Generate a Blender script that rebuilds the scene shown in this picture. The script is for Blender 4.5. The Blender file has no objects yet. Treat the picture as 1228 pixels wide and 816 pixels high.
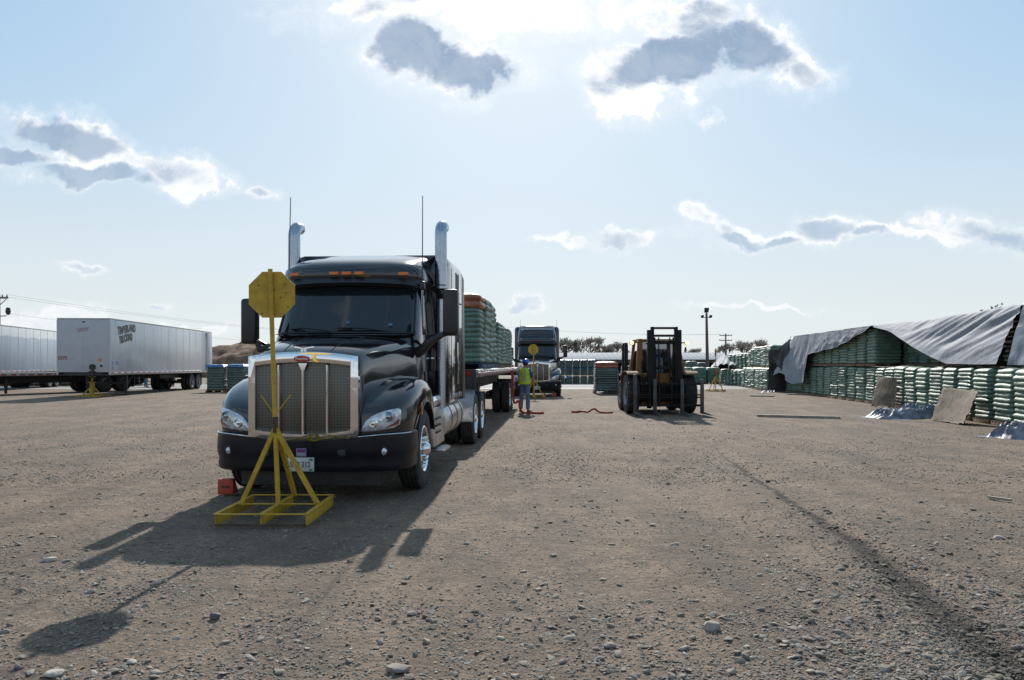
SKY_STRENGTH, SUN_STRENGTH, EXPOSURE = .076, 5.0, .24
CLOUD_LOW, CLOUD_HIGH = (10.6, 10.9, 11.1), (12.6, 12.7, 12.9)
SHADE_LOW, SHADE_HIGH = (5.3, 6.8, 8.4), (2.7, 4.0, 5.9)
HAZE_LOW, HAZE_HIGH = (8.5, 9.25, 9.6), (4.3, 7.3, 10.2)
HAZE_SUN = (8.6, 9.8, 10.7)
import bpy, bmesh, math, random
import numpy as np
from mathutils import Vector, Matrix, noise
R = math.radians
random.seed(7)
SC = bpy.context.scene
COL = SC.collection
F, CX, HY, CH = 940.0, 614.0, 438.0, 1.6          # focal length in photo pixels, centre column, horizon row, eye height

def gd(py):                                        # distance of a ground point seen at row py
    return CH * F / (py - HY)
def at(px, py, d):                                 # point of the photo at distance d
    return Vector(((px - CX) / F * d, d, CH + (HY - py) / F * d))
def gp(px, py, z=0.0):
    d = gd(py)
    return Vector(((px - CX) / F * d, d, z))

# ------------------------------------------------------------------ nodes
class NT:
    def __init__(s, tree):
        s.t = tree; s.n = tree.nodes; s.l = tree.links
    def node(s, typ, **kw):
        n = s.n.new(typ)
        for k, v in kw.items(): setattr(n, k, v)
        return n
    def put(s, sock, v):
        if isinstance(v, bpy.types.NodeSocket): s.l.new(v, sock)
        elif v is not None: sock.default_value = v
    def m(s, op, a, b=None, c=None, clamp=False):
        n = s.node('ShaderNodeMath', operation=op, use_clamp=clamp)
        s.put(n.inputs[0], a)
        if b is not None: s.put(n.inputs[1], b)
        if c is not None: s.put(n.inputs[2], c)
        return n.outputs[0]
    def ramp(s, v, lo, hi, a=0.0, b=1.0):
        n = s.node('ShaderNodeMapRange', interpolation_type='SMOOTHSTEP')
        for i, x in enumerate((v, lo, hi, a, b)): s.put(n.inputs[i], x)
        return n.outputs[0]
    def mix(s, f, a, b, mode='MIX'):
        n = s.node('ShaderNodeMix', data_type='RGBA', blend_type=mode)
        s.put(n.inputs[0], f)
        s.put(n.inputs[6], c4(a)); s.put(n.inputs[7], c4(b))
        return n.outputs[2]
    def noise(s, vec, scale, detail=4, rough=.55, dist=0.0):
        n = s.node('ShaderNodeTexNoise')
        s.put(n.inputs['Vector'], vec); n.inputs['Scale'].default_value = scale
        n.inputs['Detail'].default_value = detail; n.inputs['Roughness'].default_value = rough
        n.inputs['Distortion'].default_value = dist
        return n.outputs['Fac']
    def scale(s, vec, v3):
        n = s.node('ShaderNodeVectorMath', operation='MULTIPLY')
        s.put(n.inputs[0], vec); n.inputs[1].default_value = v3
        return n.outputs[0]
    def bump(s, h, strength=.3, dist=.02, normal=None):
        n = s.node('ShaderNodeBump')
        n.inputs['Strength'].default_value = strength; n.inputs['Distance'].default_value = dist
        s.put(n.inputs['Height'], h)
        if normal is not None: s.put(n.inputs['Normal'], normal)
        return n.outputs[0]
def c4(c):
    if isinstance(c, (tuple, list)) and len(c) == 3: return (*c, 1.0)
    return c

MATS = {}
def mat(name, base, rough=.5, metal=0.0, var=.12, vs=6.0, dirt=None, bump=0.0, bs=40.0, coat=0.0, emit=None, es=0.0, spec=.5, trans=0.0, build=None, tint=0.0, stretch=None, dirt_at=(.5, .75)):
    if name in MATS: return MATS[name]
    m = bpy.data.materials.new(name); m.use_nodes = True
    nt = NT(m.node_tree); nt.n.clear()
    out = nt.node('ShaderNodeOutputMaterial'); p = nt.node('ShaderNodeBsdfPrincipled')
    nt.l.new(p.outputs[0], out.inputs[0])
    tc = nt.node('ShaderNodeTexCoord').outputs['Object']
    info = nt.node('ShaderNodeObjectInfo').outputs['Random']
    vm = nt.node('ShaderNodeVectorMath', operation='ADD'); nt.put(vm.inputs[0], tc)
    cx = nt.node('ShaderNodeCombineXYZ'); off = nt.m('MULTIPLY', info, 37.0); nt.put(cx.inputs[0], off); nt.put(cx.inputs[2], off)
    nt.put(vm.inputs[1], cx.outputs[0]); vec = vm.outputs[0]
    if stretch: vec = nt.scale(vec, stretch)
    p.inputs['Roughness'].default_value = rough; p.inputs['Metallic'].default_value = metal
    p.inputs['Specular IOR Level'].default_value = spec
    p.inputs['Coat Weight'].default_value = coat; p.inputs['Coat Roughness'].default_value = .04
    p.inputs['Transmission Weight'].default_value = trans
    n1 = nt.noise(vec, vs, 5)
    lo = tuple(max(0, x * (1 - var)) for x in base); hi = tuple(min(1, x * (1 + var)) for x in base)
    col = nt.mix(nt.ramp(n1, .3, .7), lo, hi)
    if tint: col = nt.mix(nt.m('MULTIPLY', info, tint), col, (.02, .02, .02))
    if dirt:
        f = nt.ramp(nt.noise(vec, vs * 2.3, 8, .7), dirt_at[0], dirt_at[1])
        col = nt.mix(f, col, dirt)
        nt.put(p.inputs['Roughness'], nt.m('ADD', nt.m('MULTIPLY', f, max(0, .8 - rough)), rough))
    if bump:
        nt.put(p.inputs['Normal'], nt.bump(nt.noise(vec, bs, 5, .6), bump, .02))
    if emit:
        p.inputs['Emission Color'].default_value = c4(emit); p.inputs['Emission Strength'].default_value = es
    if build: col = build(nt, p, vec, col) or col
    nt.put(p.inputs['Base Color'], col)
    MATS[name] = m
    return m

# ------------------------------------------------------------------ mesh builder
class MB:
    def __init__(s): s.v = []; s.f = []; s.mi = []
    def add(s, vs, fs, mi=0, M=None):
        o = len(s.v)
        s.v += [tuple(M @ Vector(p)) if M else tuple(p) for p in vs]
        s.f += [tuple(i + o for i in f) for f in fs]; s.mi += [mi] * len(fs)
        return s
    def bm(s, b, mi=0, M=None):
        b.verts.index_update()
        return s.add([v.co.copy() for v in b.verts], [[v.index for v in f.verts] for f in b.faces], mi, M)
    def hexa(s, p8, b=0.0, mi=0, seg=2, M=None):       # p8: bottom four (ccw from above), top four
        q = bmesh.new(); vs = [q.verts.new(p) for p in p8]
        for f in ((3,2,1,0),(4,5,6,7),(0,1,5,4),(1,2,6,5),(2,3,7,6),(3,0,4,7)): q.faces.new([vs[i] for i in f])
        if b > 0: bmesh.ops.bevel(q, geom=q.edges[:], offset=b, segments=seg, affect='EDGES', profile=.5)
        s.bm(q, mi, M); q.free(); return s
    def box(s, x0, x1, y0, y1, z0, z1, b=0.008, mi=0, seg=2, M=None):
        return s.hexa([(x0,y0,z0),(x1,y0,z0),(x1,y1,z0),(x0,y1,z0),(x0,y0,z1),(x1,y0,z1),(x1,y1,z1),(x0,y1,z1)], min(b, .45*min(x1-x0,y1-y0,z1-z0)), mi, seg, M)
    def loft(s, rings, mi=0, closed=True, cap=True, M=None):
        n = len(rings[0]); vs = [p for r in rings for p in r]; fs = []
        for i in range(len(rings) - 1):
            for j in range(n if closed else n - 1):
                k = (j + 1) % n
                fs.append((i*n+j, i*n+k, (i+1)*n+k, (i+1)*n+j))
        if cap and closed:
            fs.append(tuple(range(n - 1, -1, -1))); fs.append(tuple((len(rings)-1)*n + j for j in range(n)))
        return s.add(vs, fs, mi, M)
    def tube(s, path, r, n=8, mi=0, M=None, cap=True):
        path = [Vector(p) for p in path]; rs = r if isinstance(r, (list, tuple)) else [r] * len(path)
        rings = []; up = None
        for i, p in enumerate(path):
            t = (path[min(i+1, len(path)-1)] - path[max(i-1, 0)]).normalized()
            if up is None:
                up = Vector((0,0,1)) if abs(t.z) < .9 else Vector((1,0,0))
            a = t.cross(up).normalized(); up = a.cross(t).normalized()
            rings.append([p + (a*math.cos(2*math.pi*k/n) + up*math.sin(2*math.pi*k/n)) * rs[i] for k in range(n)])
        return s.loft(rings, mi, True, cap, M)
    def bar(s, a, b, w, h, mi=0):                       # square bar a->b
        a, b = Vector(a), Vector(b); t = (b - a).normalized()
        u = t.cross(Vector((0,0,1))) if abs(t.z) < .98 else Vector((1,0,0)); u.normalize(); v = u.cross(t)
        c = [(-1,-1),(1,-1),(1,1),(-1,1)]
        return s.loft([[p + u*i*w/2 + v*j*h/2 for i, j in c] for p in (a, b)], mi)
    def lathe(s, prof, n=32, axis='x', c=(0,0,0), mi=0, M=None):     # prof: (along, radius)
        rings = []
        for a, r in prof:
            ring = []
            for k in range(n):
                u, w = r*math.cos(2*math.pi*k/n), r*math.sin(2*math.pi*k/n)
                ring.append({'x': (c[0]+a, c[1]+u, c[2]+w), 'y': (c[0]+u, c[1]+a, c[2]+w), 'z': (c[0]+u, c[1]+w, c[2]+a)}[axis])
            rings.append(ring)
        return s.loft(rings, mi, True, True, M)
    def prism(s, poly, d, mi=0):                        # poly: 3-D outline, extruded by d
        d = Vector(d); n = len(poly); a = [Vector(p) for p in poly]
        vs = a + [p + d for p in a]
        fs = [tuple(range(n-1, -1, -1)), tuple(range(n, 2*n))] + [(i, (i+1)%n, n+(i+1)%n, n+i) for i in range(n)]
        return s.add(vs, fs, mi)
    def grid(s, pts, mi=0):                             # rows of points
        return s.loft(pts, mi, closed=False, cap=False)
    def mesh(s, name, mats, angle=35):
        me = bpy.data.meshes.new(name)
        me.from_pydata(s.v, [], s.f)
        for m in (mats if isinstance(mats, (list, tuple)) else [mats]): me.materials.append(m)
        me.polygons.foreach_set('material_index', s.mi)
        b = bmesh.new(); b.from_mesh(me)
        bmesh.ops.recalc_face_normals(b, faces=b.faces[:]); b.to_mesh(me); b.free()
        me.shade_smooth(); me.set_sharp_from_angle(angle=R(angle)); me.update()
        return me
    def build(s, name, mats, parent=None, angle=35, loc=None, rz=0):
        return link(name, s.mesh(name, mats, angle), parent, loc, rz)
def link(name, data, parent=None, loc=None, rz=0):
    o = bpy.data.objects.new(name, data); COL.objects.link(o)
    if parent: o.parent = parent
    if loc is not None: o.location = loc
    if rz: o.rotation_euler = (0, 0, rz)
    return o
def tag(o, label=None, cat=None, group=None, kind=None):
    if label: o['label'] = label
    if cat: o['category'] = cat
    if group: o['group'] = group
    if kind: o['kind'] = kind
    return o
def thing(name, label, cat, loc=(0,0,0), rz=0, group=None):
    return tag(link(name, None, None, loc, rz), label, cat, group)
KIDS = {}
def copy_tree(o, parent=None):
    c = o.copy(); COL.objects.link(c)
    if parent: c.parent = parent
    for ch in list(o.children): copy_tree(ch, c)
    return c
def dup(o, label, group=None, loc=None, rz=None, sc=None):
    c = copy_tree(o)
    if label: c['label'] = label
    if group: c['group'] = group
    if loc is not None: c.location = loc
    if rz is not None: c.rotation_euler = (0, 0, rz)
    if sc is not None: c.scale = (sc, sc, sc) if isinstance(sc, (int, float)) else sc
    return c
def text_mesh(name, body, size, material, parent, M, depth=.002, wave=None, bold=0.0, sx=1.0):
    cu = bpy.data.curves.new(name, 'FONT'); cu.body = body; cu.size = size; cu.extrude = depth; cu.offset = bold
    cu.align_x = 'CENTER'; cu.align_y = 'CENTER'
    t = bpy.data.objects.new(name + '_src', cu); COL.objects.link(t)
    bpy.context.view_layer.update()
    me = bpy.data.meshes.new_from_object(t.evaluated_get(bpy.context.evaluated_depsgraph_get()))
    bpy.data.objects.remove(t)
    for v in me.vertices:
        v.co.x *= sx
        if wave: v.co.y += wave(v.co.x)
    me.transform(M); me.materials.clear(); me.materials.append(material); me.name = name
    return link(name, me, parent)
def lerp(x, xs, ys):
    return float(np.interp(x, xs, ys))
# ------------------------------------------------------------------ materials
BLACK = mat('black paint', (.010, .011, .016), .12, var=.2, coat=.6, dirt=(.022, .021, .020), vs=3.0, dirt_at=(.60, 1.05))
NAVY = mat('dark navy paint', (.012, .016, .028), .14, var=.2, coat=.6, dirt=(.022, .021, .020), vs=3.0, dirt_at=(.60, 1.05))
BUMPER = mat('black bumper paint', (.008, .009, .013), .32, var=.25, spec=.22, dirt=(.018, .016, .015), vs=4.0, dirt_at=(.5, .9))
CHROME = mat('chrome', (.80, .80, .81), .07, 1.0, var=.04, dirt=(.42, .40, .37), vs=4.0, dirt_at=(.55, 1.0))
DULL = mat('hazed chrome', (.36, .40, .46), .24, 1.0, var=.08, vs=12, dirt=(.25, .24, .23), dirt_at=(.55, .85))
ALU = mat('aluminium', (.55, .55, .56), .28, 1.0, var=.1, vs=9, dirt=(.24, .21, .18), dirt_at=(.45, .85))
STEEL = mat('grey steel', (.16, .16, .165), .5, .6, var=.2, dirt=(.13, .10, .08))
FRAME = mat('dark chassis', (.022, .022, .024), .6, var=.3, dirt=(.09, .075, .06), vs=5)
RUBBER = mat('tyre rubber', (.022, .022, .023), .8, var=.3, dirt=(.085, .075, .064), vs=4, bump=.2, dirt_at=(.42, .8))
PLASTIC = mat('black plastic', (.014, .014, .016), .38, var=.2)
GLASS = mat('tinted glass', (.012, .016, .022), .03, var=.3, vs=1.2, spec=.6)
CABGLASS = mat('cab glass', (.55, .60, .62), .02, var=.05, trans=.9, spec=.5)
AMBER = mat('amber lens', (.65, .16, .02), .25, var=.1)
REDLENS = mat('red lens', (.22, .02, .015), .25, var=.1)
LENS = mat('headlight glass', (.52, .55, .60), .08, .35, var=.3, vs=14, coat=.8)
def _mesh_holes(nt, p, vec, col):
    v = nt.node('ShaderNodeTexVoronoi', feature='F1'); nt.put(v.inputs['Vector'], nt.scale(vec, (1, .0, 1))); v.inputs['Scale'].default_value = 58
    v.inputs['Randomness'].default_value = .0
    f = nt.ramp(v.outputs['Distance'], .30, .42)
    nt.put(p.inputs['Metallic'], f)
    return nt.mix(f, (.004, .004, .005), (.21, .195, .17))
GRILLE = mat('grille mesh', (.2, .2, .2), .45, build=_mesh_holes)
YELLOW = mat('worn yellow paint', (.46, .28, .022), .6, var=.16, vs=9, dirt=(.15, .085, .035), dirt_at=(.55, .74), bump=.15)
RUSTY = mat('rusty dark steel', (.075, .045, .03), .8, var=.35, vs=9, bump=.3)
def _rib_stain(nt, p, vec, col):
    st = nt.noise(nt.scale(vec, (1, 2.2, .22)), 1.6, 6, .65)
    return nt.mix(nt.ramp(st, .40, .75, 0, .55), col, (.36, .38, .40))
VANWHITE = mat('trailer white skin', (.52, .54, .57), .30, .25, var=.04, vs=2, build=_rib_stain, bump=.12, bs=2.2)
NOSEWHITE = mat('trailer nose paint', (.44, .44, .47), .5, 0, var=.05, vs=2, dirt=(.38, .36, .34), dirt_at=(.55, .9))
def _two_tone(nt, p, vec, col):
    sp = nt.node('ShaderNodeSeparateXYZ'); nt.put(sp.inputs[0], nt.node('ShaderNodeTexCoord').outputs['Object'])
    h = nt.m('ADD', sp.outputs[2], nt.m('MULTIPLY', nt.noise(nt.scale(vec, (1, 1, .25)), 1.1, 6, .7), .55))
    f = nt.ramp(h, 3.68, 3.72)
    return nt.mix(f, nt.mix(nt.ramp(nt.noise(nt.scale(vec, (1, 2.5, .2)), 1.3, 5), .35, .7), (.36, .42, .48), (.44, .49, .54)), (.62, .64, .65))
VANBLUE = mat('weathered trailer skin', (.42, .46, .52), .45, .1, build=_two_tone)
GREYALU = mat('dull rail', (.34, .34, .35), .4, .7, var=.15, vs=6, dirt=(.2, .18, .16))
REFLRED = mat('red reflector', (.38, .035, .03), .4); REFLWHT = mat('white reflector', (.5, .5, .5), .4)
INK = mat('dark lettering', (.035, .037, .04), .5); REDINK = mat('red lettering', (.28, .03, .035), .5); WHITEINK = mat('white lettering', (.75, .75, .76), .4)
def film(nt, p, vec, col):
    tc = nt.node('ShaderNodeTexCoord').outputs['Object']
    w = nt.noise(nt.scale(vec, (1.6, 1.6, 5)), 5.0, 6, .65, 1.5)
    nb = nt.bump(nt.noise(nt.scale(vec, (1, 1, 3)), 13.0, 4, .6, 1.0), .55, .03)
    nt.put(p.inputs['Normal'], nb)
    c = nt.mix(nt.ramp(w, .46, .72, 0, .6), col, (.29, .36, .32))
    return nt.mix(nt.ramp(nt.noise(nt.scale(vec, (1, 1, 2)), 3.1, 5, .7), .56, .72, 0, .45), c, (.06, .115, .09))
BAG = mat('green bag film', (.105, .185, .135), .50, var=.2, vs=3, coat=.05, spec=.45, build=film, tint=.18)
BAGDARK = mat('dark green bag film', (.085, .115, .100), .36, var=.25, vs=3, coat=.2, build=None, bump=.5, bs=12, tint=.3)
BLUECAP = mat('blue cover sheet', (.045, .14, .32), .35, var=.25, vs=5, bump=.4, bs=9)
ORANGECAP = mat('orange bag film', (.30, .105, .055), .4, var=.25, vs=5, bump=.4, bs=9, dirt=(.5, .42, .38), dirt_at=(.55, .8))
def tarpn(nt, p, vec, col):
    nb = nt.bump(nt.noise(nt.scale(vec, (1, 1, 1.6)), 2.2, 4, .5, 1.2), .22, .10)
    nt.put(p.inputs['Normal'], nb)
TARP = mat('grey tarp', (.26, .275, .31), .72, spec=.12, var=.1, vs=1.5, build=tarpn, dirt=(.19, .19, .195), dirt_at=(.55, .9))
TARPBLUE = mat('blue grey tarp', (.13, .16, .20), .34, var=.3, vs=2.2, build=tarpn)
TARPDARK = mat('black tarp underside', (.02, .02, .022), .4, var=.3)
WOOD = mat('weathered plywood', (.15, .112, .082), .85, var=.35, vs=5, bump=.5, bs=22, dirt=(.06, .035, .022), dirt_at=(.48, .66), stretch=(1, 1, .5))
LUMBER = mat('grey lumber', (.32, .27, .21), .8, var=.25, vs=7, bump=.4)
PALLET = mat('pallet wood', (.15, .10, .06), .85, var=.35, vs=8)
PAVE = mat('asphalt', (.16, .155, .15), .85, var=.15, vs=1.2, bump=.2)
LINE = mat('white road paint', (.62, .61, .59), .7, var=.15, vs=3)
ROOF = mat('pale metal roof', (.40, .41, .42), .95, .0, spec=.05, var=.05, vs=2)
SHEDWALL = mat('brown shed cladding', (.06, .045, .04), .8, var=.3, vs=1)
BARK = mat('bark', (.075, .06, .05), .9, var=.3, vs=8)
TWIG = mat('bare twigs', (.38, .34, .30), .9, var=.4, vs=3)
FIR = mat('dark needles', (.09, .10, .085), .85, var=.4, vs=3)
SOIL = mat('brown bark mulch', (.15, .085, .05), .95, var=.45, vs=1.1, bump=.8, bs=5)
POLE = mat('wooden pole', (.12, .085, .075), .85, var=.25, vs=5)
WIRE = mat('wire', (.03, .03, .03), .6)
MACHY = mat('machine yellow', (.24, .092, .018), .7, var=.2, vs=4, dirt=(.12, .08, .045), dirt_at=(.45, .75))
MAST = mat('mast steel', (.014, .012, .011), .6, var=.3, vs=6, spec=.2, dirt=(.04, .027, .02), dirt_at=(.5, .8))
FORK = mat('fork steel', (.075, .07, .066), .55, .3, var=.3, vs=7)
LAMP = mat('lit lamp', (.9, .8, .6), .3, emit=(1.0, .66, .30), es=1.5)
VEST = mat('lime vest', (.46, .62, .035), .7, var=.12, vs=9)
SILVER = mat('silver tape', (.42, .44, .42), .4)
SHIRT = mat('blue shirt', (.035, .075, .20), .85, var=.2); JEANS = mat('washed denim', (.105, .15, .22), .9, var=.25, vs=6)
SKIN = mat('skin', (.32, .16, .10), .55, var=.08); BOOT = mat('brown boots', (.06, .04, .03), .7); HAIR = mat('dark hair', (.02, .014, .01), .7)
HAT = mat('blue hard hat', (.02, .10, .42), .3, var=.05)
STRAPM = mat('orange red webbing', (.36, .045, .028), .6, var=.15, vs=9)
CHOCK = mat('red chock paint', (.42, .055, .03), .6, var=.2, vs=9)
ROCKM = mat('grey brown rock', (.22, .19, .165), .85, var=.25, vs=9, bump=.4, bs=30)
# ------------------------------------------------------------------ wheels
CACHE = {}
def wheel(parent, x, y, z, side, r=.52, w=.28, style='steer', chrome=True, n=40):
    """tyre (part 'wheel') with sub-parts rim and hub; the outer face looks to side*x"""
    key = (r, w, style, chrome)
    if key not in CACHE:
        h = w / 2; t = MB()
        prof = [(-h*.55, r*.57), (-h*.92, r*.63), (-h, r*.78), (-h*.93, r*.93), (-h*.8, r*.985)]
        for g in (-.55, -.2, .2, .55):
            prof += [(h*g - .012, r), (h*g - .006, r - .016), (h*g + .006, r - .016), (h*g + .012, r)]
        prof += [(h*.8, r*.985), (h*.93, r*.93), (h, r*.78), (h*.92, r*.63), (h*.55, r*.57)]
        t.lathe(prof, n)
        tm = t.mesh('tyre', RUBBER, 30)
        q = MB(); f = r / .52
        if style == 'steer':
            q.lathe([(-h*.5, .30*f), (h*.86, .305*f), (h*.93, .295*f), (h*.80, .27*f), (h*.35, .255*f), (h*.30, .20*f), (h*.62, .15*f), (h*.70, .10*f)], n)
            for k in range(10):
                a = 2*math.pi*(k+.5)/10
                q.lathe([(h*.30, .026*f), (h*.44, .024*f), (h*.44, .001)], 10, c=(0, .222*f*math.cos(a), .222*f*math.sin(a)), mi=1)
        else:
            q.lathe([(-h*.5, .30*f), (h*.90, .305*f), (h*.95, .295*f), (h*.5, .27*f), (-h*.25, .25*f), (-h*.40, .19*f), (-h*.40, .10*f)], n)
            for k in range(8):
                a = 2*math.pi*(k+.5)/8
                q.lathe([(-h*.42, .028*f), (-h*.22, .026*f), (-h*.22, .001)], 10, c=(0, .222*f*math.cos(a), .222*f*math.sin(a)), mi=1)
        rm = q.mesh('rim', [CHROME if chrome else GREYALU, FRAME], 30)
        u = MB(); b0 = h*.62 if style == 'steer' else -h*.4
        L = h*1.25 if style == 'steer' else h*.9
        u.lathe([(b0, .10*f), (b0 + .05, .10*f), (L, .075*f), (L + .02, .05*f), (L + .02, .002)], 18)
        for k in range(10):
            a = 2*math.pi*k/10
            u.lathe([(b0 - .01, .026*f), (b0 + .05, .024*f), (b0 + .075, .014*f), (b0 + .08, .001)], 8, c=(0, .142*f*math.cos(a), .142*f*math.sin(a)))
        hm = u.mesh('hub', CHROME if chrome else STEEL, 30)
        CACHE[key] = (tm, rm, hm)
    tm, rm, hm = CACHE[key]
    o = link('wheel', tm, parent, (x, y, z), math.pi if side < 0 else 0)
    link('rim', rm, o); link('hub', hm, o)
    return o

# ------------------------------------------------------------------ semi tractor (bumper front at y=0, +y is rearwards)
HY_, HW_, HC_ = (.02, .08, .2, .4, .9, 1.4, 1.85), (.60, .655, .675, .70, .80, .915, 1.0), (1.63, 1.715, 1.79, 1.85, 1.93, 1.985, 2.03)
FY = (.10, .14, .20, .30, .45, .60, .80, 1.0, 1.22, 1.45, 1.65, 1.82, 1.95)
FZ = (1.02, 1.09, 1.14, 1.20, 1.27, 1.33, 1.39, 1.43, 1.45, 1.42, 1.36, 1.26, 1.12)
FX = (.70, .90, 1.02, 1.10, 1.16, 1.19, 1.21, 1.22, 1.225, 1.225, 1.225, 1.22, 1.215)
def plan(w, yf, cs, z, yr):
    half = [(0, 0), (.3, .02), (.55, .10), (.78, .32), (.92, .66), (.985, 1.0), (1.0, 1.45)]
    r = [(x*w, yf + c*cs, z) for x, c in half] + [(w, (yf + yr)/2, z), (w, yr, z)]
    return r + [(-x, y, zz) for x, y, zz in reversed(r[1:])]
def tractor(label, loc, rz, high=False, paint=BLACK):
    t = thing('semi_tractor', label, 'truck', loc, rz, 'semi tractors facing the camera')
    S = (1, -1)
    # hood
    rings = []
    prof = [(0, 0), (.30, .004), (.62, .020), (.82, .050), (.91, .095), (.962, .17), (.985, .30), (1.0, .6), (1.0, None)]
    for y, w, c in zip(HY_, HW_, HC_):
        hp = [(x*w, y, (c - d) if d is not None else .82) for x, d in prof]
        rings.append(hp + [(-a, b, z) for a, b, z in reversed(hp[1:])])
    h = MB(); h.loft(rings); hood = h.build('hood', paint, t, 40)
    sm = MB()
    for s in S:
        pts = [(s*.42*w, y, c - .0135*1.0 + .004) for y, w, c in zip(HY_[1:], HW_[1:], HC_[1:])]
        sm.tube(pts, .006, 5)
    sm.build('hood_crease', FRAME, hood)
    # grille
    g = MB()
    out = []; inn = []
    x0, z0, z1 = .645, .775, 1.70
    def outline(ix, iz, top, bot):
        p = []
        for k in range(13): u = -1 + 2*k/12; p.append(((x0-ix)*u, z1 - iz + top*(1-u*u)))
        for zz in (1.45, 1.2, .95): p.append((x0-ix, zz))
        for k in range(13): u = 1 - 2*k/12; p.append(((x0-ix)*u, z0 + iz - bot*(1-u*u)))
        for zz in (.95, 1.2, 1.45): p.append((-x0+ix, zz))
        return p
    O = outline(0, 0, .055, .055); I1 = outline(.03, .03, .055, .055); I2 = outline(.085, .075, .05, .05)
    g.loft([[(x, .07, z) for x, z in O], [(x, -.012, z) for x, z in O], [(x*.995, -.03, z) for x, z in I1], [(x, -.028, z) for x, z in I2], [(x, .035, z) for x, z in I2]], closed=True, cap=False)
    g.build('grille_surround', CHROME, t, 50)
    top = MB()
    top.loft([[(x, y, 1.63 + .05*(1-(x/.6)**2) + dz) for x in np.linspace(-.56, .56, 15)] for y, dz in ((-.026, .045), (-.036, .0), (-.026, -.045), (.02, -.05))], closed=False, cap=False)
    top.build('grille_header', CHROME, t, 50)
    xs = (-.285, 0, .285)
    for x in xs:
        mu = MB(); w = .018
        mu.loft([[(x-w, .03, z), (x-w*.9, -.02, z), (x-w*.5, -.03, z), (x+w*.5, -.03, z), (x+w*.9, -.02, z), (x+w, .03, z)] for z in (.79, 1.60)])
        if x == 0: mu.prism([(-.05, -.024, 1.62), (-.018, -.024, 1.54), (.018, -.024, 1.54), (.05, -.024, 1.62)], (0, .03, 0))
        mu.build('grille_bar', CHROME, t)
    for a, b in ((-.56, -.31), (-.26, -.025), (.025, .26), (.31, .56)):
        pm = MB(); pm.box(a, b, .018, .032, .76, 1.64, .004); pm.build('grille_mesh', GRILLE, t)
    e = MB(); e.lathe([(-.055, .001), (-.055, .95), (-.045, 1.0), (-.03, 1.0)], 28, 'y'); em = e.mesh('badge', [CHROME])
    em.transform(Matrix.Translation((0, 0, 1.672)) @ Matrix.Diagonal((.102, 1, .040, 1))); link('badge', em, t)
    e = MB(); e.lathe([(-.0585, .001), (-.0585, 1.0), (-.055, 1.0)], 28, 'y'); em = e.mesh('badge_face', [mat('badge red', (.36, .012, .016), .3)])
    em.transform(Matrix.Translation((0, 0, 1.672)) @ Matrix.Diagonal((.094, 1, .034, 1)));
    bf = link('badge_face', em, t)
    text_mesh('badge_lettering', 'Peterbilt', .042, WHITEINK, bf, Matrix.Translation((0, -.0605, 1.672)) @ Matrix.Rotation(R(90), 4, 'X'), .0008)
    # hood ornament: a small bird with spread wings
    b = MB()
    b.loft([[(r*math.cos(k*math.pi/4)*.8, y, 1.778 + r*math.sin(k*math.pi/4) + dz) for k in range(8)] for y, r, dz in ((-.02, .006, -.015), (.01, .022, -.005), (.08, .026, .0), (.14, .012, .012))])
    for s in S: b.prism([(s*.01, .0, 1.785), (s*.115, .03, 1.805), (s*.115, .05, 1.805), (s*.08, .10, 1.80), (s*.01, .11, 1.785)], (0, 0, .012))
    b.box(-.035, .035, .0, .12, 1.745, 1.785, .01)
    b.build('hood_ornament', CHROME, t)
    # fenders and headlights
    def yf(x, z):
        y = lerp(x, (.6, .70, .90, 1.02, 1.10, 1.16, 1.19, 1.22), (.10, .10, .14, .20, .30, .45, .60, .9))
        return max(y, lerp(z + .05, FZ[:9], FY[:9]))
    for s in S:
        rings = []
        for y, zt, xo in zip(FY, FZ, FX):
            xi = lerp(y, HY_, HW_) - .04
            dy = abs(y - 1.22); zb = .5 + math.sqrt(max(0, .63**2 - dy*dy)) if dy < .63 else .80
            zb = min(max(zb, .80 if y < .8 else .72), zt - .10)
            L = lambda f: xi + (xo - xi)*f
            ring = [(L(0), zt + .02), (L(.25), zt + .005), (L(.55), zt), (L(.78), zt - .02), (L(.92), zt - .065), (L(.985), zt - .14*(min(1, (zt-zb)/.3))), (xo, zb + .015), (xo - .004, zb), (xo - .06, zb), (L(.4), zb), (L(0), zb)]
            rings.append([(s*x, y, z) for x, z in ring])
        f = MB(); f.loft(rings)
        f.build('fender', paint, t, 50)
        lip = MB()
        lip.tube([(s*1.226, 1.22 - .635*math.cos(a), .5 + .635*math.sin(a)) for a in np.linspace(.5, math.pi - .35, 18)], .013, 6)
        lip.build('fender_lip', PLASTIC, t)
        # headlight: bulged lens over a bright reflector, with dark bezel
        ol = [(.655, .825), (.665, .875), (.70, .945), (.76, 1.0), (.84, 1.04), (.95, 1.075), (1.06, 1.09), (1.085, 1.07), (1.09, .98), (1.07, .90), (1.02, .865), (.9, .842), (.77, .825)]
        cxm = sum(p[0] for p in ol)/len(ol); czm = sum(p[1] for p in ol)/len(ol)
        lens = MB(); rr = []
        for k, push in ((1.0, .0), (1.0, .022), (.94, .034), (.7, .042), (.35, .046), (.02, .048)):
            rr.append([(s*(cxm + (x-cxm)*k), yf(cxm + (x-cxm)*k, czm + (z-czm)*k) - push, czm + (z-czm)*k) for x, z in ol])
        lens.loft(rr); hl = lens.build('headlight', LENS, t, 60)
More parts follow.
